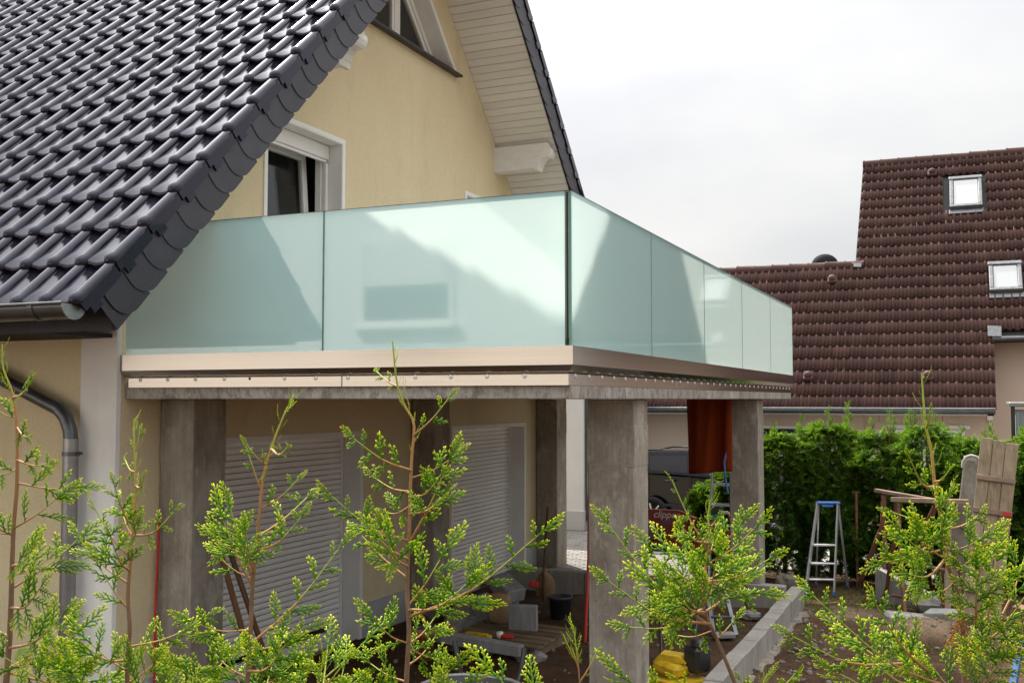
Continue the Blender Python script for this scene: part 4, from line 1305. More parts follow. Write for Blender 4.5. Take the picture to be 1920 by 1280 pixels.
# ================================================================== LOOSE BLOCKS AND STONES IN THE GARDEN
mb = MB(); mb.prism([(-.38, 0), (.38, 0), (.38, .15), (.30, .19), (-.38, .40)], 'y', -.06, .06)
mb.v = [tuple(Vector((-.70, 13.15, -.02)) + Euler((0, 0, R(-33))).to_matrix() @ Vector(p)) for p in mb.v]
tag(mb.build('wedge_block', M['grey_granite']), 'grey concrete slab standing on edge with a sloping top under the trestles', 'concrete slab')
def stone(name, c, s, lab, cat, seed, mat='stone', group=None, rot=0):
    r = random.Random(seed); vs = []; fs = []
    n, m = 9, 6
    for j in range(m + 1):
        ph = math.pi * j / m
        for i in range(n):
            a = 2 * math.pi * i / n
            k = 1 + r.uniform(-.18, .18)
            vs.append((s[0] * k * math.sin(ph) * math.cos(a), s[1] * k * math.sin(ph) * math.sin(a), s[2] * (math.cos(ph) * k * .9)))
    for j in range(m):
        for i in range(n): fs.append((j * n + i, (j + 1) * n + i, (j + 1) * n + (i + 1) % n, j * n + (i + 1) % n))
    Mz = Euler((0, 0, rot)).to_matrix()
    mb = MB(); mb.add([Vector(c) + Mz @ Vector(p) for p in vs], fs, 0, False)
    o = mb.build(name, M[mat]); 
    if lab: tag(o, lab, cat, group)
    return o
mb = MB(); mb.box((-.27, 12.03, .09), (.34, .22, .16), (R(4), R(-6), R(-18)), .012)
tag(mb.build('stone_block', M['block_grey']), 'squared pale stone block lying by the foot of the wooden trestle leg', 'stone')
mb = MB(); mb.box((-.62, 12.0, .05), (.48, .34, .12), (R(-3), R(3), R(10)), .03)
tag(mb.build('stone_slab', M['block_grey']), 'flat broken slab lying left of the squared stone block', 'stone')
stone('boulder', (-.46, 12.75, .10), (.16, .12, .12), 'rounded grey boulder leaning on the sloping concrete slab', 'stone', 3, 'block_grey')
stone('field_stone', (-2.15, 13.75, .06), (.14, .12, .13), 'lone pale stone at the hedge foot behind the rear post', 'stone', 8)
mb = MB()
r4 = random.Random(19)
for i in range(330):
    zone = r4.random()
    if zone < .35: x, y = r4.gauss(-1.45, .18), r4.uniform(9, 12.6)
    elif zone < .6: x, y = r4.gauss(-.3, .5), r4.gauss(11.4, .5)
    else: x, y = r4.uniform(-5, -2.2), r4.uniform(7.5, 12.2)
    s = r4.uniform(.008, .032)
    z = float(ground_height(np.array(x), np.array(y)))
    mb.box((x, y, z + s * .3), (s * 2, s * r4.uniform(1, 2), s * 1.2), (r4.uniform(-.5, .5), r4.uniform(-.5, .5), r4.uniform(0, 3)), s * .5)
tag(mb.build('rubble', M['stone'], loc=(0, 0, 0)), 'scattered small stones and broken rubble on the soil', kind='stuff')

# ================================================================== THINGS UNDER THE BALCONY
pt = thing('flower_pot', 'large terracotta flower pot holding a black bag under the balcony', 'flower pot', (-4.655, 8.6, 0))
mb = MB(); mb.lathe([(0, .0), (.092, .0), (.118, .225), (.134, .225), (.138, .30), (.124, .302), (.112, .24), (.09, .03), (0, .03)], 28, (-4.655, 8.6, 0)); mb.build('pot', M['terracotta'], pt)
r5 = random.Random(4)
mb = MB(); mb.lathe([(.112, .22), (.118, .30), (.085, .37), (.05, .39), (0, .40)], 14, (-4.655, 8.6, 0))
mb.v = [(x + r5.uniform(-.012, .012), y + r5.uniform(-.012, .012), z + r5.uniform(-.015, .015)) for x, y, z in mb.v]
tag(mb.build('plastic_bag', M['black_plastic']), 'crumpled black plastic bag stuffed into the terracotta pot', 'bag')
mb = MB(); mb.tube([(-4.72, 8.55, .41), (-4.66, 8.51, .44), (-4.60, 8.50, .40), (-4.565, 8.50, .31)], [.018, .022, .02, .012], 8)
tag(mb.build('yellow_strap', M['yellow_paint']), 'yellow plastic strap lying over the black bag in the pot', 'strap')
# pallet
pa = thing('pallet', 'low wooden pallet carrying stone blocks and sacks on the terrace soil', 'pallet', (-4.1, 9.35, 0))
for i in range(6):
    mb = MB(); mb.box((-4.1, 8.98 + i * .158, .135), (.98, .11, .022), (0, 0, R(-6)), .003); mb.build('deck_board', M['pallet_wood'], pa)
for i in range(3):
    mb = MB(); mb.box((-4.5 + i * .40, 9.37, .07), (.09, .92, .10), (0, 0, R(-6)), .004); mb.build('bearer', M['pallet_wood'], pa)
mb = MB(); mb.box((-4.20, 8.74, .17), (.98, .11, .10), (0, R(3), R(-3)), .008)
tag(mb.build('stone_beam', M['grey_granite']), 'long grey stone beam laid across the front of the pallet', 'stone beam')
mb = MB(); mb.box((-4.03, 9.50, .265), (.285, .07, .25), (R(6), 0, R(10)), .006)
tag(mb.build('granite_slab', M['grey_granite']), 'square speckled granite slab standing upright on the pallet', 'granite slab')
def sack(c, s, seed, lab, rz, lean=0):
    r = random.Random(seed); mb = MB()
    n = 14; prof = [(0, 0), (.80, .0), (1, .08), (1.04, .35), (1, .7), (.93, .90), (.72, .985), (.3, .99), (0, .95)]
    vs = []; fs = []
    Mz = Euler((lean, 0, rz)).to_matrix()
    for k, z in prof:
        for i in range(n):
            a = 2 * math.pi * i / n
            ca, sa = math.cos(a), math.sin(a)
            q = max(abs(ca), abs(sa)) ** .55
            vs.append(Vector(c) + Mz @ Vector((s[0] / 2 * k * ca / q + r.uniform(-.008, .008), s[1] / 2 * k * sa / q + r.uniform(-.008, .008), s[2] * z + r.uniform(-.012, .012))))
    for j in range(len(prof) - 1):
        for i in range(n): fs.append((j * n + i, j * n + (i + 1) % n, (j + 1) * n + (i + 1) % n, (j + 1) * n + i))
    mb.add(vs, fs, 0, True)
    return tag(mb.build('paper_sack', M['paper_sack']), lab, 'sack')
sack((-4.36, 9.70, .146), (.23, .16, .30), 2, 'upright brown paper sack beside the square granite slab', R(8))
sack((-4.66, 9.02, .06), (.28, .22, .17), 6, 'slumped brown paper sack behind the long stone beam', R(20))
mb = MB(); mb.box((-4.62, 9.92, .235), (.30, .22, .15), (R(10), R(26), R(-22)), .012)
tag(mb.build('paver_block', M['grey_granite']), 'grey paver block tilted on the heap left of the upright sack', 'paver block')
mb = MB(); mb.box((-4.66, 10.55, .33), (.36, .24, .15), (R(4), R(20), R(-30)), .012)
tag(mb.build('paver_block', M['grey_granite']), 'grey paver block topmost on the heap by the second shutter', 'paver block')
mb = MB(); mb.box((-4.45, 9.80, .10), (.40, .16, .12), (R(3), R(-14), R(24)), .012)
tag(mb.build('paver_block', M['block_grey']), 'dark paver block at the bottom of the heap on the pallet', 'paver block')
stone('rubble_heap', (-4.85, 10.3, .05), (.38, .62, .24), 'dark heap of rubble carrying the paver blocks', 'rubble', 21, 'block_grey')
mb = MB(); mb.box((-4.30, 9.02, .168), (.24, .055, .05), (0, 0, R(-4)), .008); mb.box((-4.16, 8.99, .165), (.05, .06, .045), (0, 0, R(12)), .01)
tag(mb.build('spirit_level', M['yellow_paint']), 'yellow tool lying on the pallet behind the stone beam', 'tool')
mb = MB(); mb.box((-4.02, 9.10, .165), (.12, .05, .035), (0, R(4), R(20)), .01)
tag(mb.build('red_grip_tool', M['bright_red']), 'small tool with red grip lying on the pallet', 'tool')
mb = MB(); mb.lathe([(0, 0), (.032, 0), (.034, .03), (.032, .055), (0, .055)], 12, (-4.10, 9.10, .148))
tag(mb.build('tape_roll', M['white_paint']), 'small white roll lying among tools on the pallet', 'tape')
mb = MB(); mb.box((-4.43, 10.75, .36), (.10, .08, .06), (0, R(10), R(20)), .012)
tag(mb.build('red_rag', M['bright_red']), 'small red rag tucked behind the upright paper sack', 'rag')
bk = thing('bucket', 'black plastic mortar bucket standing by the far inner post', 'bucket', (-4.145, 10.82, 0))
mb = MB(); mb.lathe([(0, .0), (.105, .0), (.128, .235), (.140, .235), (.140, .262), (.126, .262), (.10, .02), (0, .02)], 28, (-4.145, 10.82, -.02)); mb.build('body', M['bucket_plastic'], bk)
mb = MB(); mb.tube([(-4.145 + .14 * math.cos(a), 10.82 - .03 * math.sin(a) - .02, .225 - .05 * math.sin(a)) for a in [math.pi * i / 10 for i in range(11)]], .004, 6); mb.build('bail', M['zinc'], bk)
sh = thing('shovel', 'old shovel with earthy blade leaning upside down by the far inner post', 'shovel', (-4.62, 11.5, 0))
mb = MB()
vs = []; n = 10
for j in range(7):
    t_ = j / 6; w_ = .125 * (1 if t_ > .45 else math.sin(math.pi / 2 * (t_ / .45 + .12) / 1.12))
    for i in range(n + 1):
        u = -1 + 2 * i / n
        vs.append((-4.60 + w_ * u, 11.45 + .045 * u * u + .03 * t_, .36 - .30 * t_ + .02))
fs = [(j * (n + 1) + i, j * (n + 1) + i + 1, (j + 1) * (n + 1) + i + 1, (j + 1) * (n + 1) + i) for j in range(6) for i in range(n)]
vs2 = [(x, y + .006, z) for x, y, z in vs]; N_ = len(vs)
mb.add(vs + vs2, fs + [tuple(N_ + q for q in f[::-1]) for f in fs], 0, True)
mb.build('blade', M['paper_sack'], sh)
mb = MB(); mb.tube([(-4.60, 11.47, .02), (-4.60, 11.46, .35), (-4.66, 11.75, 1.10)], .016, 8); mb.build('handle', M['brown_plank'], sh)
pkp = thing('leaning_plank', 'dark brown plank leaning against the near inner post', 'plank', (-5.0, 6.5, 0))
mb = MB(); bar((-4.93, 6.62, .0), (-5.22, 6.30, 1.52), .10, .035, mb, .004); mb.build('board', M['brown_plank'], pkp)
mb = MB(); bar((-4.83, 6.72, .0), (-5.12, 6.34, 1.38), .07, .03, mb, .004)
tag(mb.build('narrow_plank', M['brown_plank']), 'narrower brown plank standing behind the dark leaning plank', 'plank')
mb = MB(); mb.tube([(-5.64, 6.20, 0), (-5.655, 6.21, .8), (-5.655, 6.235, 1.46)], .009, 8)
tag(mb.build('red_rod', M['bright_red']), 'red rod standing in the gap between house wall and near inner post', 'rod')
mb = MB(); mb.tube([(-3.46, 9.7, 0), (-3.49, 9.9, .8), (-3.515, 10.0, 1.32)], .016, 8)
mb.tube([(-3.515, 10.0, 1.32), (-3.52, 10.03, 1.42)], .022, 8)
mb.tube([(-3.46, 9.7, 0), (-3.40, 9.9, .02)], .018, 8)
rr_ = tag(mb.build('red_pole', M['bright_red']), 'thin red pole standing behind the front outer post', 'pole')
# wheelbarrow, handles pointing to the house
wb = thing('wheelbarrow', 'builders wheelbarrow with pale metal tray and dark handle grips at the bottom', 'wheelbarrow', (-3.1, 6.2, 0))
def tray(z, inset, yn, yf):
    pts = []
    w0, w1 = .27 - inset, .33 - inset
    for i in range(24):
        a = 2 * math.pi * i / 24
        ca, sa = math.cos(a), math.sin(a)
        q = (abs(ca) ** 3.2 + abs(sa) ** 3.2) ** (-1 / 3.2)
        pts.append((-3.05 + w1 * ca * q, (yn + yf) / 2 + (yf - yn) / 2 * sa * q, z))
    return pts
rings = [tray(.50, .0, 5.70, 6.58), tray(.47, .012, 5.74, 6.55), tray(.24, .12, 5.98, 6.36), tray(.235, .30, 6.1, 6.25)]
mb = MB(); vs = [p for r_ in rings for p in r_]
fs = [(j * 24 + i, (j + 1) * 24 + i, (j + 1) * 24 + (i + 1) % 24, j * 24 + (i + 1) % 24) for j in range(3) for i in range(24)]
vs2 = [(x, y, z - .006) for x, y, z in vs]
mb.add(vs + vs2, fs + [tuple(96 + q for q in f[::-1]) for f in fs], 0, True)
tb = mb.build('tray', M['bucket_plastic'], wb)
mb = MB(); mb.tube(rings[0] + rings[0][:1], .013, 8, False); mb.build('rim', M['brown_rim'], tb)
for sx_ in (-1, 1):
    mb = MB(); mb.tube([(-3.05 + sx_ * .05, 5.45, .22), (-3.05 + sx_ * .22, 6.1, .22), (-3.27 + .38 * (sx_ + 1) * .5 + (0 if sx_ < 0 else 0), 6.65, .40), (-3.42 if sx_ < 0 else -2.92, 6.86, .50)], .016, 8); mb.build('handle', M['zinc'], wb)
    mb = MB(); e = Vector((-3.42, 6.86, .50)) if sx_ < 0 else Vector((-2.92, 6.86, .50)); mb.tube([e, e + Vector((-.06 if sx_ < 0 else -.005, .06, .13))], .021, 10); mb.build('grip', M['black_plastic'], wb)
    mb = MB(); mb.tube([(-3.05 + sx_ * .2, 6.2, .22), (-3.05 + sx_ * .22, 6.35, .0), (-3.05 + sx_ * .2, 6.5, .25)], .013, 8); mb.build('leg', M['zinc'], wb)
mb = MB(); mb.lathe([(.05, -.035), (.13, -.04), (.165, -.02), (.17, 0), (.165, .02), (.13, .04), (.05, .035)], 20, (-3.05, 5.42, .17), 0, (0, R(90), 0)); mb.build('wheel', M['tyre'], wb)
stone('pale_stone', (-3.42, 7.55, .10), (.12, .10, .13), 'pale broken stone lying just beyond the wheelbarrow', 'stone', 31)
mb = MB(); mb.tube([(-3.62, 7.2, 0), (-3.60, 7.22, .22), (-3.575, 7.22, .26), (-3.56, 7.22, .24)], .010, 8)
tag(mb.build('bent_bar', M['white_paint']), 'thin white bent bar sticking out of the soil', 'bar')
# plate compactor
cp = thing('plate_compactor', 'yellow plate compactor with black engine and looped handle beside block edging', 'compactor', (-2.28, 8.75, 0))
mb = MB(); mb.prism([(-.26, .02), (-.20, 0), (.20, 0), (.27, .06), (.27, .09), (.19, .05), (-.19, .05), (-.26, .06)], 'y', -.19, .19)
mb.v = [tuple(Vector((-2.25, 8.66, .02)) + Euler((0, 0, R(-24))).to_matrix() @ Vector(p)) for p in mb.v]; mb.build('base_plate', M['yellow_paint'], cp)
mb = MB(); mb.box((-2.33, 8.72, .14), (.27, .24, .11), (0, R(6), R(-24)), .03); mb.prism([(-2.48, .19), (-2.20, .19), (-2.26, .245), (-2.42, .255)], 'y', 8.66, 8.82); mb.build('cover', M['yellow_paint'], cp)
mb = MB(); mb.box((-2.13, 8.78, .22), (.17, .20, .22), (0, 0, R(-24)), .03); mb.lathe([(.07, 0), (.07, .05), (.03, .06), (0, .06)], 14, (-2.11, 8.76, .33)); mb.build('engine', M['black_plastic'], cp)
mb = MB(); mb.tube([(-2.46, 8.85, .20), (-2.52, 9.05, .45), (-2.53, 9.2, .62), (-2.49, 9.24, .66), (-2.28, 9.32, .66), (-2.22, 9.30, .62), (-2.22, 9.14, .45), (-2.20, 8.95, .20)], .014, 8); mb.build('handle', M['black_plastic'], cp)
# small aluminium trestle by the rear post
st = thing('folding_stool', 'small aluminium folding step leaning by the rear outer post', 'folding step', (-2.3, 10.9, 0))
for a, b in (((-2.20, 10.75, 0), (-2.42, 11.2, .42)), ((-2.42, 10.7, 0), (-2.60, 11.15, .42))):
    mb = MB(); bar(a, b, .045, .02, mb); mb.build('leg', M['zinc'], st)
for t_ in (.35, .9):
    p = Vector((-2.20, 10.75, 0)).lerp(Vector((-2.42, 11.2, .42)), t_); q = Vector((-2.42, 10.7, 0)).lerp(Vector((-2.60, 11.15, .42)), t_)
    mb = MB(); bar(p, q, .06, .02, mb); mb.build('tread', M['zinc'], st)
mb = MB(); mb.box((-2.30, 10.62, .02), (.22, .13, .05), (0, 0, R(30)), .01)
tag(mb.build('broken_brick', M['block_grey']), 'broken grey block lying at the foot of the rear outer post', 'block')
for i, (x, y, s, lab) in enumerate(((-2.22, 11.65, .12, 'grey rubble piece beside block edging near the rear post'), (-3.1, 10.2, .10, 'flat grey stone lying on the soil behind the front post'), (-3.75, 9.0, .16, 'low grey heap of mortar beside the pallet'))):
    stone('rubble_piece', (x, y, .03), (s, s * .8, s * .5), lab, 'stone', 50 + i, 'block_grey')

# ================================================================== HANGING CLOTH, CABLE, LADDER BEHIND POST
vs = []; nu, nv = 26, 18
def cloth(u, v):
    x = -2.905 + u * .515; z = 2.398 - v * (.845 - .05 * u)
    y = 11.58 + .055 * math.sin(u * 10.5 + .5 + .6 * v) * (.5 + .5 * v) + .028 * math.sin(u * 19 + v * 2) * (1 - v * .4) + .02 * v
    x += .012 * math.sin(v * 3) * (1 - u) - .02 * v * (1 - v) * (1 - u) * 2
    return Vector((x, y, z))
for th in (0, .008):
    for j in range(nv + 1):
        for i in range(nu + 1): vs.append(cloth(i / nu, j / nv) + Vector((0, th, 0)))
m = nu + 1; off = m * (nv + 1); fs = []
for j in range(nv):
    for i in range(nu):
        a = j * m + i; fs.append((a, a + m, a + m + 1, a + 1)); fs.append((off + a, off + a + 1, off + a + m + 1, off + a + m))
    a = j * m; fs.append((a, off + a, off + a + m, a + m)); a = j * m + nu; fs.append((a, a + m, off + a + m, off + a))
for i in range(nu):
    a = nv * m + i; fs.append((a, off + a, off + a + 1, a + 1))
mb = MB(); mb.add(vs, fs, 0, True)
tag(mb.build('hanging_blanket', M['orange_cloth']), 'rust orange blanket hanging from the balcony slab by the rear post', 'blanket')
mb = MB(); mb.tube([(-2.44, 11.66, 2.39), (-2.42, 11.60, 2.0), (-2.475, 11.54, 1.7), (-2.46, 11.54, 1.5), (-2.44, 11.55, 1.36)], .012, 8)
tag(mb.build('blue_cable', M['blue_plastic']), 'blue cable hanging down beside the orange blanket', 'cable')
al = thing('aluminium_ladder', 'upright aluminium ladder half hidden behind the rear outer post', 'ladder', (-2.8, 13.3, 0))
for x in (-3.0, -2.62):
    mb = MB(); bar((x, 13.02, .0), (x + .0, 13.35, 1.95), .03, .065, mb); mb.build('rail', M['aluminium'], al)
for i in range(7):
    t_ = (i + .5) / 7
    mb = MB(); mb.box((-2.81, 13.05 + .3 * t_, .18 + 1.77 * t_), (.36, .045, .035), bev=.006); mb.build('rung', M['aluminium'], al)
# masonry saw
sw = thing('masonry_saw', 'red masonry table saw with toothed blade and green motor on the driveway', 'masonry saw', (-3.4, 13.2, 0))
mb = MB()
mb.prism([(-4.25, .60), (-3.40, .60), (-3.30, .64), (-3.27, .72), (-3.32, .96), (-3.40, .985), (-4.25, .985)], 'y', 13.08, 13.14); gd = mb.build('blade_guard', M['red_paint'], sw)
mb = MB(); mb.prism([(-3.93 + .21 * math.cos(math.pi * i / 12) , .605 + .21 * math.sin(math.pi * i / 12)) for i in range(13)], 'y', 13.065, 13.08); mb.build('guard_plate', M['garage_grey'] if False else M['paver'], gd)
pts = []
for i in range(72):
    a = 2 * math.pi * i / 72; r_ = .275 if i % 6 < 4 else .245
    pts.append((-3.93 + r_ * math.cos(a), .62 + r_ * math.sin(a)))
mb = MB(); mb.prism(pts, 'y', 13.10, 13.106); mb.build('blade', M['car_trim'], sw)
for y in (13.0, 13.42):
    mb = MB(); mb.box((-3.55, y, .57), (1.72, .05, .06), bev=.006); mb.build('frame_rail', M['red_paint'], sw)
for x in (-4.3, -2.8):
    for y in (13.0, 13.42):
        mb = MB(); bar((x + (.1 if x > -3 else -.1), y, .0), (x, y, .56), .04, .04, mb); mb.build('leg', M['red_paint'], sw)
mb = MB(); mb.box((-3.12, 13.2, .70), (.70, .10, .09), bev=.01); mb.box((-3.28, 13.2, .78), (.12, .14, .26), (0, R(20), 0), .015); mb.build('arm', M['red_paint'], sw)
mb = MB(); mb.box((-3.6, 13.25, .48), (1.3, .34, .06), bev=.01); mb.build('water_tray', M['zinc'], sw)
mb = MB()
mb.lathe([(0, -.12), (.075, -.115), (.118, -.09), (.125, -.08), (.125, .14), (.1, .17), (0, .175)], 22, (-2.93, 13.12, .84), 0, (R(90), 0, 0)); mt = mb.build('motor', M['green_paint'], sw)
mb = MB(); mb.lathe([(0, .188), (.085, .182), (.098, .165)], 22, (-2.93, 13.12, .84), 0, (R(90), 0, 0)); mb.build('fan_grille', M['zinc_pale'], mt)
mb = MB()
for i in range(14):
    a = 2 * math.pi * i / 14; mb.box((-2.93 + .127 * math.cos(a), 13.10, .84 + .127 * math.sin(a)), (.012, .18, .012), (0, -a, 0))
mb.build('cooling_fin', M['green_paint'], mt)['kind'] = 'stuff'
mb = MB(); mb.box((-2.93, 13.12, 1.01), (.18, .14, .10), bev=.012); mb.build('switch_box', M['dark_green'], mt)
mb = MB(); mb.tube([(-2.78, 13.05, 1.0), (-2.74, 13.02, .93), (-2.70, 13.02, .78)], .011, 8); mb.build('cable', M['bright_red'], mt)
mb = MB(); mb.tube([(-2.85, 13.05, .98), (-2.76, 13.03, .99), (-2.72, 13.03, .95)], .02, 8); mb.build('cable_gland', M['white_plastic'], mt)
def lettering(txt, size, loc, parent, mat, shear=.3):
    cu = bpy.data.curves.new('lettering', 'FONT'); cu.body = txt; cu.size = size; cu.shear = shear; cu.extrude = .002; cu.offset = .0015
    tmp = bpy.data.objects.new('tmp', cu); col.objects.link(tmp)
    bpy.context.view_layer.update()
    me = bpy.data.meshes.new_from_object(tmp.evaluated_get(bpy.context.evaluated_depsgraph_get()))
    bpy.data.objects.remove(tmp)
    me.transform(Matrix.Rotation(R(90), 4, 'X')); me.materials.clear(); me.materials.append(mat)
    o = link_mesh('lettering', me, parent, loc); return o
lettering('clipper', .125, (-3.73, 13.076, .885), gd, M['white_print'])
lettering('CM', .095, (-3.90, 13.076, .70), gd, M['white_print'], .2)
mb = MB()
for x in (-3.86, -3.64): mb.box((x, 13.077, .825), (.012, .004, .065))
for z in (.855, .795): mb.box((-3.75, 13.077, z), (.22, .004, .010))
mb.v = [(x - .15, y, z) for x, y, z in mb.v]; mb.build('badge_outline', M['white_print'], gd)
mb = MB(); mb.box((-3.55, 13.077, .83), (.085, .004, .035)); mb.build('blue_badge', M['blue_plastic'], gd)

# ================================================================== CAR
ca = thing('parked_car', 'dark blue black estate car parked on the driveway behind the saw', 'car', (-5.12, 19.1, .02))
CM = Matrix.Translation((-5.12, 19.1, .02)) @ Matrix.Rotation(R(-6), 4, 'Z')
def carpart(mb, name, mat, par=None):
    mb.v = [tuple(CM @ Vector(p)) for p in mb.v]
    return mb.build(name, mat, par or ca)
def arch(cx, r_, n=10): return [(cx + r_ * math.cos(math.pi * (1 - i / n)), .30 + r_ * math.sin(math.pi * (1 - i / n))) for i in range(n + 1)]
side = [(-.88, .28)] + arch(0, .37) + arch(2.68, .37) + [(3.50, .26), (3.56, .50), (3.45, .72), (2.55, .90), (2.0, .97), (-.2, 1.08), (-.86, 1.06), (-.93, .70)]
mb = MB()
n = len(side)
ys_ = [(-.88, .94), (-.915, 1.0), (-.915, 1.0), (-.88, .94)]
vs = []
for yy in (-.86, -.915, .915, .86):
    for x, z in side: vs.append((x, yy, z if abs(yy) > .9 else .5 + (z - .5) * 1.0))
fs = [list(range(n))[::-1]]
for k in range(3): fs += [(k * n + i, k * n + (i + 1) % n, (k + 1) * n + (i + 1) % n, (k + 1) * n + i) for i in range(n)]
fs.append(list(range(3 * n, 4 * n)))
mb.add(vs, fs); body = carpart(mb, 'body', M['car_paint'])
# greenhouse
low = [(-.84, 1.05), (2.02, .96)]; top = [(-.55, 1.40), (-.30, 1.455), (.9, 1.47), (1.25, 1.42)]
mb = MB()
prof = [(-.86, 1.05), (-.60, 1.36), (-.30, 1.42), (.6, 1.44), (1.10, 1.41), (1.35, 1.34), (2.05, .95)]
n = len(prof)
def wid(z): return .88 - (z - 1.0) * .42
vs = [(x, -wid(z), z) for x, z in prof] + [(x, wid(z), z) for x, z in prof]
mb.add(vs, [list(range(n)), list(range(2 * n - 1, n - 1, -1))] + [(i, n + i, n + i + 1, i + 1) for i in range(n - 1)]); carpart(mb, 'cabin', M['car_paint'])
for pts, nm in (([(-.62, 1.12), (-.44, 1.335), (-.20, 1.35), (-.14, 1.10)], 'rear_quarter_window'), ([(-.05, 1.10), (-.10, 1.35), (.60, 1.37), (.66, 1.075)], 'rear_door_window'), ([(.76, 1.07), (.70, 1.37), (1.12, 1.345), (1.62, 1.04)], 'front_door_window')):
    for sg in (-1, 1):
        mb = MB(); vs = [(x, sg * (wid(z) + .003), z) for x, z in pts] + [(x, sg * (wid(z) - .02), z) for x, z in pts]
        mb.add(vs, [(0, 1, 2, 3) if sg > 0 else (3, 2, 1, 0)] + [(i, (i + 1) % 4, 4 + (i + 1) % 4, 4 + i) for i in range(4)]); carpart(mb, nm, M['tan_window'])
for sg in (-1, 1):
    mb = MB(); mb.tube([(-.45, sg * .70, 1.40), (-.2, sg * .69, 1.455), (.9, sg * .69, 1.47), (1.15, sg * .70, 1.42)], .016, 6); carpart(mb, 'roof_rail', M['car_trim'])
    mb = MB(); mb.box((.35, sg * .925, .93), (.19, .03, .034), bev=.012); carpart(mb, 'door_handle', M['car_paint'])
    mb = MB()
    for x in (-.08, .72, 1.75): mb.box((x, sg * .917, .72), (.008, .004, .62))
    mb.box((1.2, sg * .918, .50), (2.0, .012, .05), bev=.004); carpart(mb, 'door_seam', M['car_trim'])
    for x in (0, 2.68):
        mb = MB(); mb.lathe([(.0, -.02), (.20, -.03), (.215, .02), (.29, .06), (.32, .04), (.32, -.13), (.2, -.16), (0, -.16)], 26, (x, sg * .86, .32), 0, (R(-90) if sg > 0 else R(90), 0, 0)); w = carpart(mb, 'wheel', M['tyre'])
        mb = MB()
        for k in range(7):
            a = 2 * math.pi * k / 7; mb.box((x + .11 * math.cos(a), sg * .885, .32 + .11 * math.sin(a)), (.19, .02, .035), (0, -a, 0), .006)
        carpart(mb, 'rim', M['aluminium'], w)
mb = MB(); mb.box((-.90, .72, .92), (.06, .16, .18), bev=.02); mb.box((-.90, -.72, .92), (.06, .16, .18), bev=.02); carpart(mb, 'tail_light', M['bright_red'])

# grey shed corner at the right edge
sd = thing('garden_shed', 'small grey ribbed shed with flat roof edge behind the hedge at right', 'shed', (1.2, 15.7, 0))
mb = MB(); mb.box((1.25, 15.95, 1.1), (1.30, 1.0, 2.3)); mb.build('wall', M['shed_grey'], sd)
for i in range(9):
    mb = MB(); mb.box((.62 + i * .155, 15.435, 1.12), (.045, .03, 2.2), bev=.006); mb.build('rib', M['shed_grey'], sd)
mb = MB(); mb.box((1.25, 15.95, 2.33), (1.46, 1.16, .06), bev=.01); mb.build('roof_edge', M['zinc_pale'], sd)
mb = MB(); mb.box((.565, 15.42, 1.15), (.05, .05, 2.3)); mb.build('corner_post', M['black_plastic'], sd)
# ================================================================== THUJAS
def branchlet(p0, p1, w, tip0, tip1, V, F, T, n=3):
    """flattened scaly twig with a diamond section, p in the plane of the spray (x along, y across)"""
    d = p1 - p0; L = np.hypot(*d[:2]) + 1e-9
    sd = np.array([-d[1], d[0], 0]) / L
    up = np.array([0, 0, 1.0])
    prof = [(0, .55), (.45, .62 if n > 2 else .6), (1.0, .30)] if n == 3 else [(0, .6), (1, .3)]
    b = len(V)
    for t_, k in prof:
        c_ = p0 + d * t_; ww = w * k
        V += [c_ + sd * ww, c_ + up * ww * .45, c_ - sd * ww, c_ - up * ww * .45]
        T += [tip0 + (tip1 - tip0) * t_] * 4
    for r_ in range(len(prof) - 1):
        for i in range(4):
            F.append((b + r_ * 4 + i, b + r_ * 4 + (i + 1) % 4, b + (r_ + 1) * 4 + (i + 1) % 4, b + (r_ + 1) * 4 + i))
    e = b + (len(prof) - 1) * 4
    F.append((e, e + 1, e + 2, e + 3))

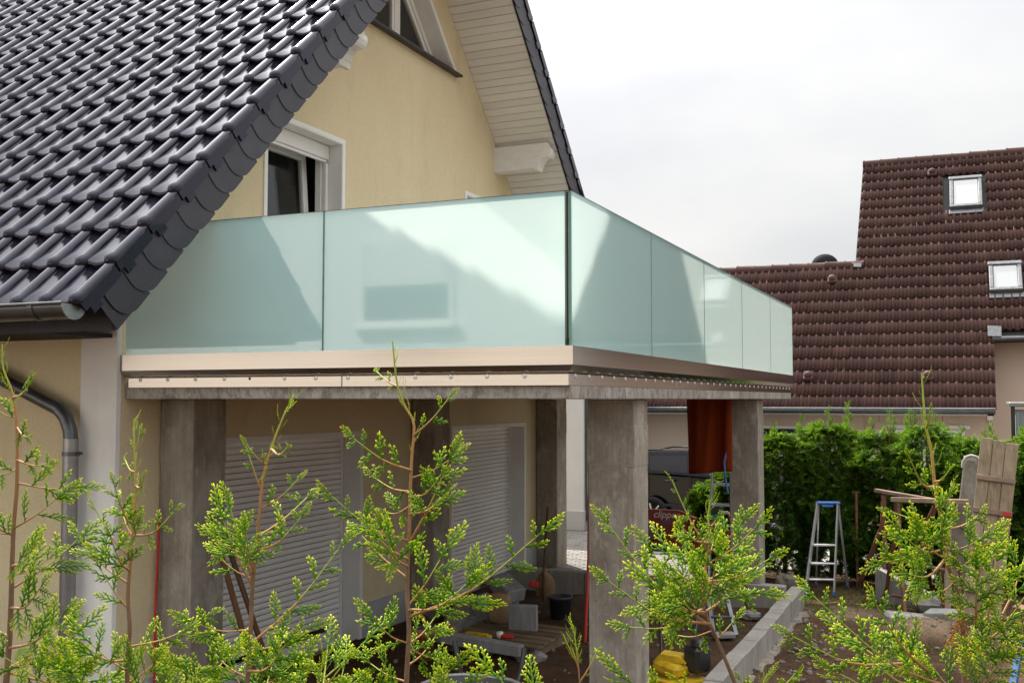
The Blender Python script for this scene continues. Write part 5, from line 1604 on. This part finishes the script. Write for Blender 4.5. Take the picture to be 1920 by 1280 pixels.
def make_frond(L, seed, dens=1.0, w=.0030, lush=1.0):
    r = random.Random(seed)
    V, F, T = [], [], []
    bend = r.uniform(-.18, .18)
    ax = lambda s: np.array([L * s, L * bend * s * s, L * .05 * math.sin(2.5 * s) - L * .10 * s * s])
    n = max(4, int(L / .0070 * dens))
    seg = 6
    for i in range(seg):
        branchlet(ax(i / seg), ax((i + 1) / seg), w * (1.25 - .5 * i / seg), .25 + .5 * i / seg, .25 + .5 * (i + 1) / seg + (.15 if i == seg - 1 else 0), V, F, T, 2)
    for i in range(n):
        s = .07 + .90 * (i + r.uniform(-.2, .2)) / n
        sg = 1 if i % 2 else -1
        env = min(1, (s + .04) / .34) ** .8 * (1.04 - s) ** .72
        l = L * .44 * lush * env * r.uniform(.8, 1.18)
        if l < .004: l = .004
        p0 = ax(s); t_ = ax(min(1, s + .02)) - ax(s); a0 = math.atan2(t_[1], t_[0])
        a = a0 + sg * r.uniform(.62, .88)
        droop = -r.uniform(.0, .12)
        def pt(q):  # curved forward
            aa = a - sg * .28 * q
            return p0 + np.array([math.cos(aa) * l * q, math.sin(aa) * l * q, l * droop * q * q + r.uniform(-.03, .03) * l * q])
        q0, q1, q2 = p0, pt(.55), pt(1.0)
        base_t = .12 + .35 * s
        branchlet(q0, q1, w * 1.05, base_t, base_t + .25, V, F, T, 2)
        branchlet(q1, q2, w * .95, base_t + .25, 1.0 if r.random() < .8 else .8, V, F, T, 2)
        m = int(l / .0062)
        for k in range(m):
            q = .22 + .70 * (k + .5) / max(1, m)
            pp_ = pt(q); s2 = 1 if k % 2 else -1
            l2 = l * .36 * (1.08 - q) ** .6 * r.uniform(.75, 1.15)
            l2 = min(max(l2, .0035), .016)
            a2 = a - sg * .28 * q + s2 * r.uniform(.55, .8)
            e = pp_ + np.array([math.cos(a2) * l2, math.sin(a2) * l2, r.uniform(-.12, .10) * l2])
            branchlet(pp_, e, w * .92, base_t + .1 + .2 * q, min(1, base_t + .38 + .45 * q + r.uniform(-.1, .1)), V, F, T, 2)
    return np.array(V), np.array(F), np.array(T)
FRONDS = {}
for cls, L in (('s', .045), ('m', .075), ('l', .11), ('x', .15)):
    FRONDS[cls] = [make_frond(L, 100 * i + int(L * 1000)) for i in range(4)]
THIN = [make_frond(.10, 900 + i, .75, .0027, .42) for i in range(4)]

def basis(dirv, normal_hint, roll):
    x = np.array(dirv, float); x /= np.linalg.norm(x)
    n = np.array(normal_hint, float); n -= x * n.dot(x)
    if np.linalg.norm(n) < 1e-4: n = np.cross(x, [1, 0, .3])
    n /= np.linalg.norm(n); y = np.cross(n, x)
    c_, s_ = math.cos(roll), math.sin(roll)
    return np.stack([x, y * c_ + n * s_, n * c_ - y * s_], 1)

class Leaves:
    def __init__(self): self.V = []; self.F = []; self.T = []; self.n = 0
    def put(self, fr, p, dirv, hint, roll, sc=1.0, dtip=0.0):
        V_, F_, T_ = fr
        B = basis(dirv, hint, roll)
        W = (V_ * sc) @ B.T + np.asarray(p)
        self.V.append(W); self.F.append(F_ + self.n); self.T.append(np.clip(T_ + dtip, 0, 1)); self.n += len(V_)
    def mesh(self, name, mat, off):
        V_ = np.concatenate(self.V) - np.array(off)
        return np_mesh(name, V_, np.concatenate(self.F), mat, False, {'tip': np.concatenate(self.T)})

class Stems:
    def __init__(self): self.V = []; self.F = []; self.T = []
    def tube(self, pts, rad, t0, t1, n=7):
        pts = [np.asarray(p, float) for p in pts]; b = len(self.V); L = len(pts); prev = None
        for i, p in enumerate(pts):
            t_ = pts[min(i + 1, L - 1)] - pts[max(0, i - 1)]; t_ = t_ / (np.linalg.norm(t_) + 1e-9)
            u = np.cross(t_, [0, 0, 1]) if prev is None else prev - t_ * prev.dot(t_)
            if np.linalg.norm(u) < 1e-3: u = np.cross(t_, [1, 0, 0])
            u /= np.linalg.norm(u); prev = u; w = np.cross(t_, u)
            for k in range(n):
                a = 2 * math.pi * k / n
                self.V.append(p + (u * math.cos(a) + w * math.sin(a)) * rad[i]); self.T.append(t0 + (t1 - t0) * i / max(1, L - 1))
        for i in range(L - 1):
            for k in range(n):
                self.F.append((b + i * n + k, b + i * n + (k + 1) % n, b + (i + 1) * n + (k + 1) % n, b + (i + 1) * n + k))
    def mesh(self, name, mat, off):
        return np_mesh(name, np.array(self.V) - np.array(off), np.array(self.F), mat, True, {'tip': np.array(self.T)})

def spline(pts, n):
    pts = np.asarray(pts, float); L = len(pts); out = []
    P_ = np.vstack([2 * pts[0] - pts[1], pts, 2 * pts[-1] - pts[-2]])
    for i in range(n + 1):
        t_ = (L - 1) * i / n; k = min(int(t_), L - 2); u = t_ - k
        a, b, c_, d_ = P_[k], P_[k + 1], P_[k + 2], P_[k + 3]
        out.append(.5 * ((2 * b) + (c_ - a) * u + (2 * a - 5 * b + 4 * c_ - d_) * u * u + (3 * b - a - 3 * c_ + d_) * u ** 3))
    return np.array(out)

VIEW = _fw
def clothe(leaves, stems, pts, r, base_r, size, start=.2, both=True, spacing=.026, t0=.45, terminal=True, thin=False):
    """woody branch through pts dressed with flat sprays on both sides"""
    pts = np.asarray(pts, float)
    seglen = np.linalg.norm(np.diff(pts, axis=0), axis=1); tot = seglen.sum(); cum = np.concatenate([[0], np.cumsum(seglen)])
    rad = [max(.0011, base_r * (1 - .8 * i / (len(pts) - 1))) for i in range(len(pts))]
    stems.tube(pts, rad, t0, .98, 6)
    pos = lambda s: np.array([np.interp(s, cum, pts[:, k]) for k in range(3)])
    s = tot * start; i = r.randint(0, 1)
    hint0 = -VIEW + np.array([r.uniform(-.5, .5), r.uniform(-.5, .5), r.uniform(-.4, .6)])
    while s < tot * .98:
        q = s / tot
        p = pos(s); d = pos(min(tot, s + .01)) - pos(max(0, s - .01)); d /= np.linalg.norm(d)
        side = np.cross(hint0, d); side /= np.linalg.norm(side) + 1e-9
        sg = 1 if i % 2 else -1
        env = min(1, .45 + 1.6 * q) * (1.12 - q * .72)
        L = size * env * r.uniform(.75, 1.2)
        dirv = d * r.uniform(.55, .85) + side * sg * r.uniform(.6, .95) + np.array([0, 0, r.uniform(.02, .42)])
        cls = 's' if L < .055 else 'm' if L < .09 else 'l'
        base = {'s': .045, 'm': .075, 'l': .11}[cls]
        leaves.put(r.choice(FRONDS[cls]), p, dirv, hint0, r.uniform(-.45, .45), L / base, r.uniform(-.16, .06))
        s += spacing * r.uniform(.75, 1.25); i += 1
    if terminal:
        d = pts[-1] - pts[-2]
        fr = r.choice(THIN) if thin else r.choice(FRONDS['m'])
        leaves.put(fr, pts[-1] - d / np.linalg.norm(d) * .01, d, hint0, r.uniform(-.3, .3), size / .10 * r.uniform(.85, 1.1), .05)

def front_thuja(label, d, stem_px, branches, seed, base_r=.0085, low=0.0, dry_or_sunlit=False, fill=None, shrink=.92):
    r = random.Random(seed)
    sp = [at(x, y, d) for x, y in stem_px]
    foot = sp[0].copy()
    lean = (sp[0] - sp[1]); lean /= np.linalg.norm(lean)
    g = float(ground_height(np.array(foot[0]), np.array(foot[1])))
    base = np.array([foot[0] + lean[0] * .3, foot[1] + lean[1] * .3, g])
    root = thing('thuja_sapling', label, 'conifer', tuple(base), 'young thujas of the hedge in front of the camera')
    lv, stm = Leaves(), Stems()
    line = spline(sp, 36)
    full = np.vstack([base + np.array([0, 0, -.03]), base * .5 + foot * .5 + np.array([.01, 0, 0]), line])
    k = len(full)
    hh = (full[:, 2] - full[0, 2]) / (full[-1, 2] - full[0, 2])
    rad = [max(.0013, base_r * .95 * (1 - h) ** .8 + .0012) for h in hh]
    # colour runs from bark below to green leader on top
    stm.tube(full, rad, 0.0, 0.95, 8)
    # scale leaves clasping the leader
    top = line[int(len(line) * .62):]
    for i in range(len(top) - 1):
        dv = top[i + 1] - top[i]
        a = r.uniform(0, 6.28); sd = np.array([math.cos(a), math.sin(a), 0])
        lv.put(r.choice(THIN), top[i], dv + sd * np.linalg.norm(dv) * .6, sd, 0, r.uniform(.16, .42), .1)
    for b in branches:
        if b[0][1] > 1080 and len(b) < 4 and r.random() < (.30 if stem_px[0][0] < 600 else .12): continue
        (x0, y0), (x1, y1), sz = b[0], b[1], b[2]
        dz0, dz1 = r.uniform(-.02, .02), r.uniform(-.22, .12)
        if len(b) > 3: dz1 = b[3]
        if y1 <= y0 + 5: y0 = y0 + .24 * min(120, abs(x1 - x0)); x0 = float(np.interp(y0, [q[1] for q in stem_px[::-1]], [q[0] for q in stem_px[::-1]])) if abs(x0 - float(np.interp(y0, [q[1] for q in stem_px[::-1]], [q[0] for q in stem_px[::-1]]))) < 25 else x0
        p0 = at(x0, y0, d); p1 = at(x1, y1, d + dz1)
        Lb = np.linalg.norm(p1 - p0)
        mid = (p0 + p1) / 2 + np.array([0, 0, -.10 * Lb * r.uniform(.3, 1)])
        pts = spline([p0, mid, p1], 8)
        clothe(lv, stm, pts, r, min(.0034, .0012 + Lb * .008), sz * shrink, .16 if Lb < .12 else .24, spacing=.0285, thin=len(b) > 4)
    # branches the camera sees end on, all round the stem
    if fill:
        y_top, y_bot, n, ln = fill
        n = int(n * .4)
        for i in range(n):
            t_ = (i + r.random()) / n
            yy = y_top + (y_bot - y_top) * t_
            xs_ = np.interp(yy, [p[1] for p in stem_px[::-1]], [p[0] for p in stem_px[::-1]])
            p0 = at(xs_, yy, d)
            a = r.uniform(0, 2 * math.pi); L = ln * (.45 + .75 * t_) * r.uniform(.7, 1.2)
            p1 = p0 + np.array([math.cos(a) * L, math.sin(a) * L, L * r.uniform(.25, .75)])
            mid = (p0 + p1) / 2 + np.array([0, 0, -.09 * L])
            clothe(lv, stm, spline([p0, mid, p1], 7), r, .0014 + L * .007, r.uniform(.075, .105) * shrink, .2, spacing=.032)
    # sparser growth below the picture
    z0 = base[2] + .15
    ztop = foot[2]
    for i in range(int(low)):
        z = z0 + (ztop - z0) * (i + r.random()) / low
        q = (z - base[2]) / (foot[2] - base[2]); p0 = base + (foot - base) * q
        a = r.uniform(0, 2 * math.pi); L = r.uniform(.15, .28)
        p1 = p0 + np.array([math.cos(a) * L, math.sin(a) * L, L * .5])
        clothe(lv, stm, spline([p0, (p0 + p1) / 2 + np.array([0, 0, -.03]), p1], 5), r, .004, .12, .2, spacing=.045)
    link_mesh('trunk', stm.mesh('trunk', M['thuja_bark'], base), root)
    link_mesh('crown', lv.mesh('crown', M['thuja_leaf'], base), root)
    if dry_or_sunlit:
        dl = Leaves()
        for (x, y), (x1, y1) in dry_or_sunlit:
            p0, p1 = at(x, y, d - .02), at(x1, y1, d - .03)
            for k in range(3): dl.put(r.choice(THIN), p0 + rng.normal(0, .006, 3), p1 - p0, -VIEW, r.uniform(-1, 1), np.linalg.norm(p1 - p0) / .10 * r.uniform(.7, 1.1))
        link_mesh('dry_foliage', dl.mesh('dry_foliage', M['dry_leaf'], base), root)
    return root

front_thuja('young thuja at the left edge with tall leader crossing the grey downpipe', 2.05,
    [(10, 1300), (16, 1220), (20, 1153), (25, 995), (32, 904), (31, 791), (23, 736), (6, 690), (4, 645)],
    [((27, 737), (63, 706), .05), ((31, 775), (-8, 768), .06), ((31, 800), (58, 818), .05), ((31, 862), (95, 868), .07), ((30, 880), (-12, 890), .09), ((31, 905), (150, 912), .10),
     ((29, 970), (112, 930), .12), ((27, 990), (-20, 990), .11), ((26, 1050), (70, 1010), .10), ((25, 1075), (150, 1008), .11), ((21, 1125), (-15, 1080), .12), ((22, 1125), (80, 1095), .12),
     ((20, 1150), (152, 1062), .13), ((17, 1190), (120, 1150), .13), ((16, 1225), (150, 1180), .12), ((14, 1240), (-20, 1190), .12), ((12, 1275), (150, 1250), .13), ((12, 1290), (70, 1220), .13), ((14, 1260), (180, 1275), .12)],
    21, .011, 14, fill=(960, 1290, 10, .16))
front_thuja('young thuja second from left in front of the white corner band', 2.0,
    [(238, 1300), (240, 1230), (243, 1176), (240, 1108), (248, 1017), (254, 927), (252, 836), (251, 784)],
    [((252, 848), (263, 805), .035), ((253, 880), (234, 860), .04), ((253, 905), (272, 888), .045), ((251, 975), (212, 902), .06), ((251, 985), (328, 958), .07), ((248, 1000), (225, 945), .08), ((247, 1030), (172, 942), .045, -.02, 1),
     ((245, 1060), (205, 1000), .09), ((242, 1110), (300, 1010), .09), ((243, 1150), (345, 1030), .10), ((242, 1165), (362, 1060), .11), ((240, 1130), (185, 1060), .10), ((240, 1185), (130, 1092), .11), ((239, 1195), (148, 1130), .12),
     ((240, 1215), (310, 1130), .13), ((243, 1200), (400, 1165), .11), ((238, 1240), (165, 1200), .13), ((240, 1260), (330, 1200), .13), ((238, 1280), (130, 1255), .13), ((238, 1290), (290, 1240), .13), ((240, 1290), (400, 1240), .12)],
    22, .009, 14, fill=(1000, 1290, 12, .15))
front_thuja('young thuja before the first roller shutter with long bare leader', 2.0,
    [(462, 1300), (466, 1240), (470, 1179), (474, 1092), (484, 991), (494, 895), (511, 834), (533, 777), (553, 740)],
    [((503, 862), (460, 830), .05), ((513, 835), (541, 836), .035), ((494, 915), (462, 838), .035, 0, 1), ((493, 937), (560, 897), .055), ((488, 985), (578, 930), .06), ((485, 1012), (568, 965), .065), ((478, 1075), (430, 945), .10), ((476, 1085), (415, 965), .10),
     ((476, 1070), (460, 990), .10), ((474, 1110), (425, 1050), .10), ((471, 1180), (640, 1022), .08), ((472, 1170), (560, 1085), .10), ((470, 1195), (575, 1180), .09), ((470, 1200), (405, 1130), .11), ((468, 1225), (360, 1170), .12), ((467, 1240), (540, 1200), .12),
     ((465, 1260), (390, 1215), .13), ((464, 1270), (560, 1235), .11), ((463, 1290), (430, 1240), .13), ((463, 1295), (355, 1260), .12)],
    23, .009, 14, fill=(1010, 1290, 10, .15))
front_thuja('tallest young thuja in the middle whose leader reaches the metal fascia', 1.95,
    [(760, 1310), (764, 1240), (767, 1179), (763, 1098), (767, 1014), (769, 930), (772, 858), (776, 795), (757, 757), (744, 715), (736, 640)],
    [((746, 716), (706, 696), .04), ((775, 800), (845, 742), .05), ((772, 855), (660, 820), .065), ((770, 875), (858, 850), .07), ((769, 905), (698, 892), .07), ((768, 915), (830, 885), .07), ((767, 945), (842, 920), .06), ((767, 950), (720, 960), .07),
     ((766, 985), (616, 925), .075), ((766, 1000), (845, 855), .09), ((765, 1030), (690, 985), .09), ((764, 1062), (675, 1000), .08), ((764, 1050), (715, 985), .09), ((766, 1128), (1015, 998), .105, -.1), ((765, 1120), (830, 1040), .12), ((765, 1115), (880, 1090), .115),
     ((766, 1190), (700, 1160), .09), ((766, 1215), (830, 1235), .09), ((766, 1230), (720, 1180), .11), ((763, 1260), (690, 1240), .11), ((762, 1275), (850, 1250), .11), ((762, 1290), (700, 1285), .11), ((764, 1250), (780, 1190), .11)],
    24, .0085, 12, fill=(1180, 1300, 7, .12))
front_thuja('bushy young thuja in front of the outer concrete posts with forked tip', 1.95,
    [(1390, 1310), (1378, 1280), (1356, 1226), (1338, 1183), (1322, 1145), (1319, 1110), (1325, 1050), (1330, 1000), (1328, 968), (1332, 936)],
    [((1330, 1012), (1260, 900), .035, 0, 1), ((1330, 985), (1350, 960), .04), ((1328, 1005), (1275, 985), .07), ((1328, 1020), (1395, 975), .08), ((1326, 1035), (1420, 985), .085), ((1324, 1062), (1447, 1045), .085), ((1322, 1085), (1420, 1110), .09), ((1322, 1075), (1390, 1030), .10),
     ((1321, 1145), (1135, 976), .075, -.05), ((1320, 1135), (1220, 1030), .11), ((1321, 1120), (1250, 1030), .11), ((1321, 1110), (1280, 1020), .11), ((1320, 1140), (1135, 1085), .08), ((1320, 1130), (1225, 1100), .12), ((1320, 1140), (1175, 1175), .08), ((1321, 1125), (1345, 1040), .12), ((1321, 1130), (1390, 1070), .115),
     ((1322, 1135), (1370, 1110), .11), ((1320, 1135), (1270, 1115), .12), ((1336, 1182), (1265, 1190), .07), ((1340, 1188), (1378, 1160), .06), ((1352, 1220), (1300, 1215), .06), ((1385, 1300), (1270, 1275), .06), ((1322, 1118), (1305, 1060), .12)],
    25, .009, 10, fill=(1040, 1140, 8, .11))
front_thuja('largest young thuja on the right with dead orange fronds low on its trunk', 1.9,
    [(1812, 1310), (1809, 1270), (1805, 1183), (1796, 1107), (1775, 1052), (1771, 1000), (1754, 917), (1746, 845), (1735, 790), (1728, 698)],
    [((1736, 800), (1745, 760), .03), ((1752, 900), (1702, 850), .045), ((1752, 895), (1782, 878), .045), ((1757, 925), (1790, 900), .05), ((1762, 960), (1668, 958), .06), ((1766, 975), (1835, 965), .10), ((1770, 1005), (1655, 1055), .11), ((1770, 1010), (1690, 1000), .12),
     ((1772, 1015), (1840, 1010), .11), ((1775, 1045), (1700, 1075), .11), ((1778, 1050), (1830, 1040), .11), ((1770, 1020), (1760, 950), .11), ((1774, 1035), (1730, 1000), .12), ((1790, 1090), (1760, 1110), .08),
     ((1808, 1195), (1935, 1100), .11), ((1830, 1175), (1830, 1060), .11), ((1850, 1160), (1870, 1040), .12), ((1880, 1140), (1925, 1030), .12), ((1860, 1150), (1890, 1210), .11), ((1808, 1200), (1900, 1190), .12), ((1808, 1215), (1850, 1130), .11),
     ((1808, 1270), (1520, 1112), .085, -.05), ((1700, 1215), (1482, 1190), .08, -.05), ((1740, 1235), (1640, 1130), .10), ((1720, 1225), (1600, 1200), .10), ((1808, 1280), (1680, 1260), .11), ((1810, 1290), (1560, 1255), .11), ((1810, 1295), (1740, 1240), .12), ((1810, 1290), (1880, 1230), .12)],
    26, .0105, 12, dry_or_sunlit=[((1800, 1150), (1780, 1190)), ((1803, 1160), (1782, 1230)), ((1804, 1170), (1795, 1240)), ((1800, 1180), (1776, 1215)), ((1806, 1190), (1800, 1260)), ((1806, 1150), (1815, 1230)), ((1807, 1200), (1822, 1270))], shrink=.92)
front_thuja('small thin thuja tip beside the foot of the front post', 1.9,
    [(1088, 1320), (1087, 1280), (1083, 1235), (1075, 1172)],
    [((1084, 1240), (1056, 1188), .022, 0, 1), ((1086, 1270), (1123, 1213), .022, 0, 1), ((1084, 1250), (1074, 1215), .02, 0, 1)],
    27, .003, 8)
front_thuja('low thuja tip at the bottom edge right of the block edging', 1.85,
    [(1435, 1340), (1432, 1310), (1430, 1285), (1440, 1262)],
    [((1432, 1300), (1492, 1262), .06), ((1432, 1300), (1385, 1270), .05)], 28, .004, 6)
front_thuja('low thuja tip at the bottom edge below the first shutter', 1.9,
    [(590, 1330), (592, 1300), (598, 1270), (612, 1225)],
    [((594, 1290), (650, 1235), .06), ((594, 1295), (560, 1240), .06), ((592, 1300), (680, 1265), .07)], 29, .004, 8)

# ---- grown hedge at the back
def hedge_frond(L, seed):
    r = random.Random(seed); V, F, T = [], [], []
    n = 9
    for i in range(n):
        s = .1 + .85 * i / n; sg = 1 if i % 2 else -1
        l = L * .5 * min(1, (s + .1) / .35) * (1.1 - s) ** .7
        a = sg * r.uniform(.5, .85); p0 = np.array([L * s, 0, -L * .25 * s * s]); w = .0075
        e = p0 + np.array([math.cos(a) * l, math.sin(a) * l, -l * r.uniform(.05, .3)])
        d = e - p0; sd = np.array([-d[1], d[0], 0]) / (np.hypot(d[0], d[1]) + 1e-9) * w
        b = len(V); V += [p0 - sd * .7, p0 + sd * .7, (p0 * .4 + e * .6) + sd, e, (p0 * .4 + e * .6) - sd]
        T += [.1, .1, .5 + .2 * s, .75 + .25 * s, .5 + .2 * s]
        F += [(b, b + 1, b + 2, b + 4), (b + 2, b + 3, b + 4, b + 4)]
    b = len(V); V += [np.array([0, -.004, 0]), np.array([0, .004, 0]), np.array([L, .003, -L * .27]), np.array([L * 1.02, 0, -L * .28])]; T += [0, 0, .8, 1]; F += [(b, b + 1, b + 2, b + 3)]
    F3 = []
    for f in F:
        F3.append((f[0], f[1], f[2]));
        if f[2] != f[3]: F3.append((f[0], f[2], f[3]))
    return np.array(V), np.array(F3), np.array(T)
HF = [hedge_frond(.17, 50 + i) for i in range(6)]
def hedge_thuja(x, y, h, rad, seed, label, n=900, zb=.0, lead=2):
    r = random.Random(seed)
    base = (x, y, zb)
    root = thing('hedge_thuja', label, 'conifer', base, 'grown thujas of the hedge at the back of the garden')
    lv, stm = Leaves(), Stems()
    stm.tube([np.array([x, y, zb - .05]), np.array([x + .02, y, zb + h * .5]), np.array([x, y + .02, zb + h])], [.035, .024, .005], 0, .6, 7)
    ph = [r.uniform(0, 6.28) for _ in range(5)]
    for i in range(n):
        t_ = r.random() ** .85
        z = zb + .06 + (h - .06) * t_
        a = r.uniform(0, 2 * math.pi)
        if math.sin(a) > .35 and r.random() < .6: a = -a
        prof = (1 - .20 * t_ ** 2.2) * (1 - max(0, t_ - .86) / .14 * .6) * min(1, .72 + t_ * 1.4)
        lump = 1 + .19 * math.sin(3 * a + ph[0] + 4 * z) + .16 * math.sin(5 * a + ph[1] - 7 * z) + .07 * math.sin(11 * z + ph[2])
        rr = rad * prof * lump * (1 - .45 * r.random() ** 2.2)
        p = np.array([x + math.cos(a) * rr, y + math.sin(a) * rr * .85, z])
        out = np.array([math.cos(a), math.sin(a), r.uniform(-.25, .75)])
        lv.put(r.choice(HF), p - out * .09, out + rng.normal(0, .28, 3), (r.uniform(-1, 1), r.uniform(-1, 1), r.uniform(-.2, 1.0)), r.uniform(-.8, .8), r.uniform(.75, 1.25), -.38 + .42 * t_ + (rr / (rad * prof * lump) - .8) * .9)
    for k in range(lead):
        lx, ly = x + r.uniform(-.3, .3) * rad * 1.6, y + r.uniform(-.3, .2) * rad
        hh = h + r.uniform(.12, .38); z0 = zb + h * .82
        stm.tube([np.array([lx, ly, z0]), np.array([lx + .02, ly, zb + hh])], [.008, .003], .4, .95, 5)
        m = 26
        for j in range(m):
            q = j / m; a = r.uniform(0, 6.28); z = z0 + (zb + hh - z0) * q
            lv.put(r.choice(HF), (lx + .02 * q, ly, z), (math.cos(a), math.sin(a), 1.0 + .8 * q), (math.sin(a), -math.cos(a), .2), 0, (1.15 - .75 * q) * r.uniform(.7, 1.1), .12)
    link_mesh('trunk', stm.mesh('trunk', M['thuja_bark'], base), root)
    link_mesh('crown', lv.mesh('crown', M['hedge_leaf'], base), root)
for i, (x, y, h, rad, lab) in enumerate((
        (-2.32, 14.62, 1.90, 0.56, 'hedge thuja rising directly right of the rear outer post'),
        (-1.72, 14.72, 2.04, 0.58, 'hedge thuja behind the aluminium step ladder'),
        (-1.10, 14.66, 1.92, 0.58, 'hedge thuja behind the rusty steel pole'),
        (-.50, 14.70, 2.02, 0.58, 'hedge thuja behind the rusty trestles'),
        (.10, 14.66, 1.86, 0.58, 'hedge thuja behind the leaning plank panel and trough'),
        (.86, 14.75, 1.96, 0.56, 'hedge thuja at the right edge below the grey shed roof'))):
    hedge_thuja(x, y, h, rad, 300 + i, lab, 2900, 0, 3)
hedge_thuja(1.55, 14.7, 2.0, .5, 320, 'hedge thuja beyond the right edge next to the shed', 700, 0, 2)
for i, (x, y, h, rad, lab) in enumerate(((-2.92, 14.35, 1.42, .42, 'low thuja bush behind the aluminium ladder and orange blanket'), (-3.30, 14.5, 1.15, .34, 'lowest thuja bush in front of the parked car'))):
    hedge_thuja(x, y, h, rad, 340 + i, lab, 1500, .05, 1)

# ---- grass tufts in the garden
lv = Leaves()
blade = []
for k in range(4):
    V_ = np.array([[0, -.004, 0], [0, .004, 0], [.06, .003, .006 * k], [.06, -.003, .006 * k], [.11, 0, -.01 * k]]); F_ = np.array([[0, 1, 2], [0, 2, 3], [3, 2, 4]]); blade.append((V_, F_, np.array([0, 0, .5, .5, 1.0])))
r6 = random.Random(77)
pat = [(-1.72, 12.7, .22, 160), (-1.55, 12.3, .16, 110), (-1.62, 11.2, .14, 90), (-1.6, 10.4, .10, 50), (-.9, 13.3, .35, 240), (-.15, 12.6, .28, 200), (-1.2, 13.4, .35, 180), (-.35, 11.0, .15, 60), (.1, 12.0, .25, 110), (.5, 12.9, .4, 150), (-1.0, 12.8, .2, 70), (-1.9, 13.1, .3, 90)]
for x, y, s, n in pat:
    for k in range(n):
        px_, py_ = r6.gauss(x, s), r6.gauss(y, s)
        if px_ < -1.62 and py_ < 12.4: px_ = -1.62 + abs(r6.gauss(0, .05))
        z = float(ground_height(np.array(px_), np.array(py_))); a = r6.uniform(0, 6.28)
        lv.put(r6.choice(blade), (px_, py_, z - .005), (math.cos(a) * .7, math.sin(a) * .7, r6.uniform(.5, 1.6)), (math.sin(a), -math.cos(a), .3), 0, r6.uniform(.4, 1.0))
o = link_mesh('grass', lv.mesh('grass', M['grass_blade'], (0, 0, 0)))
tag(o, 'sparse green grass tufts growing on the bare soil', kind='stuff')
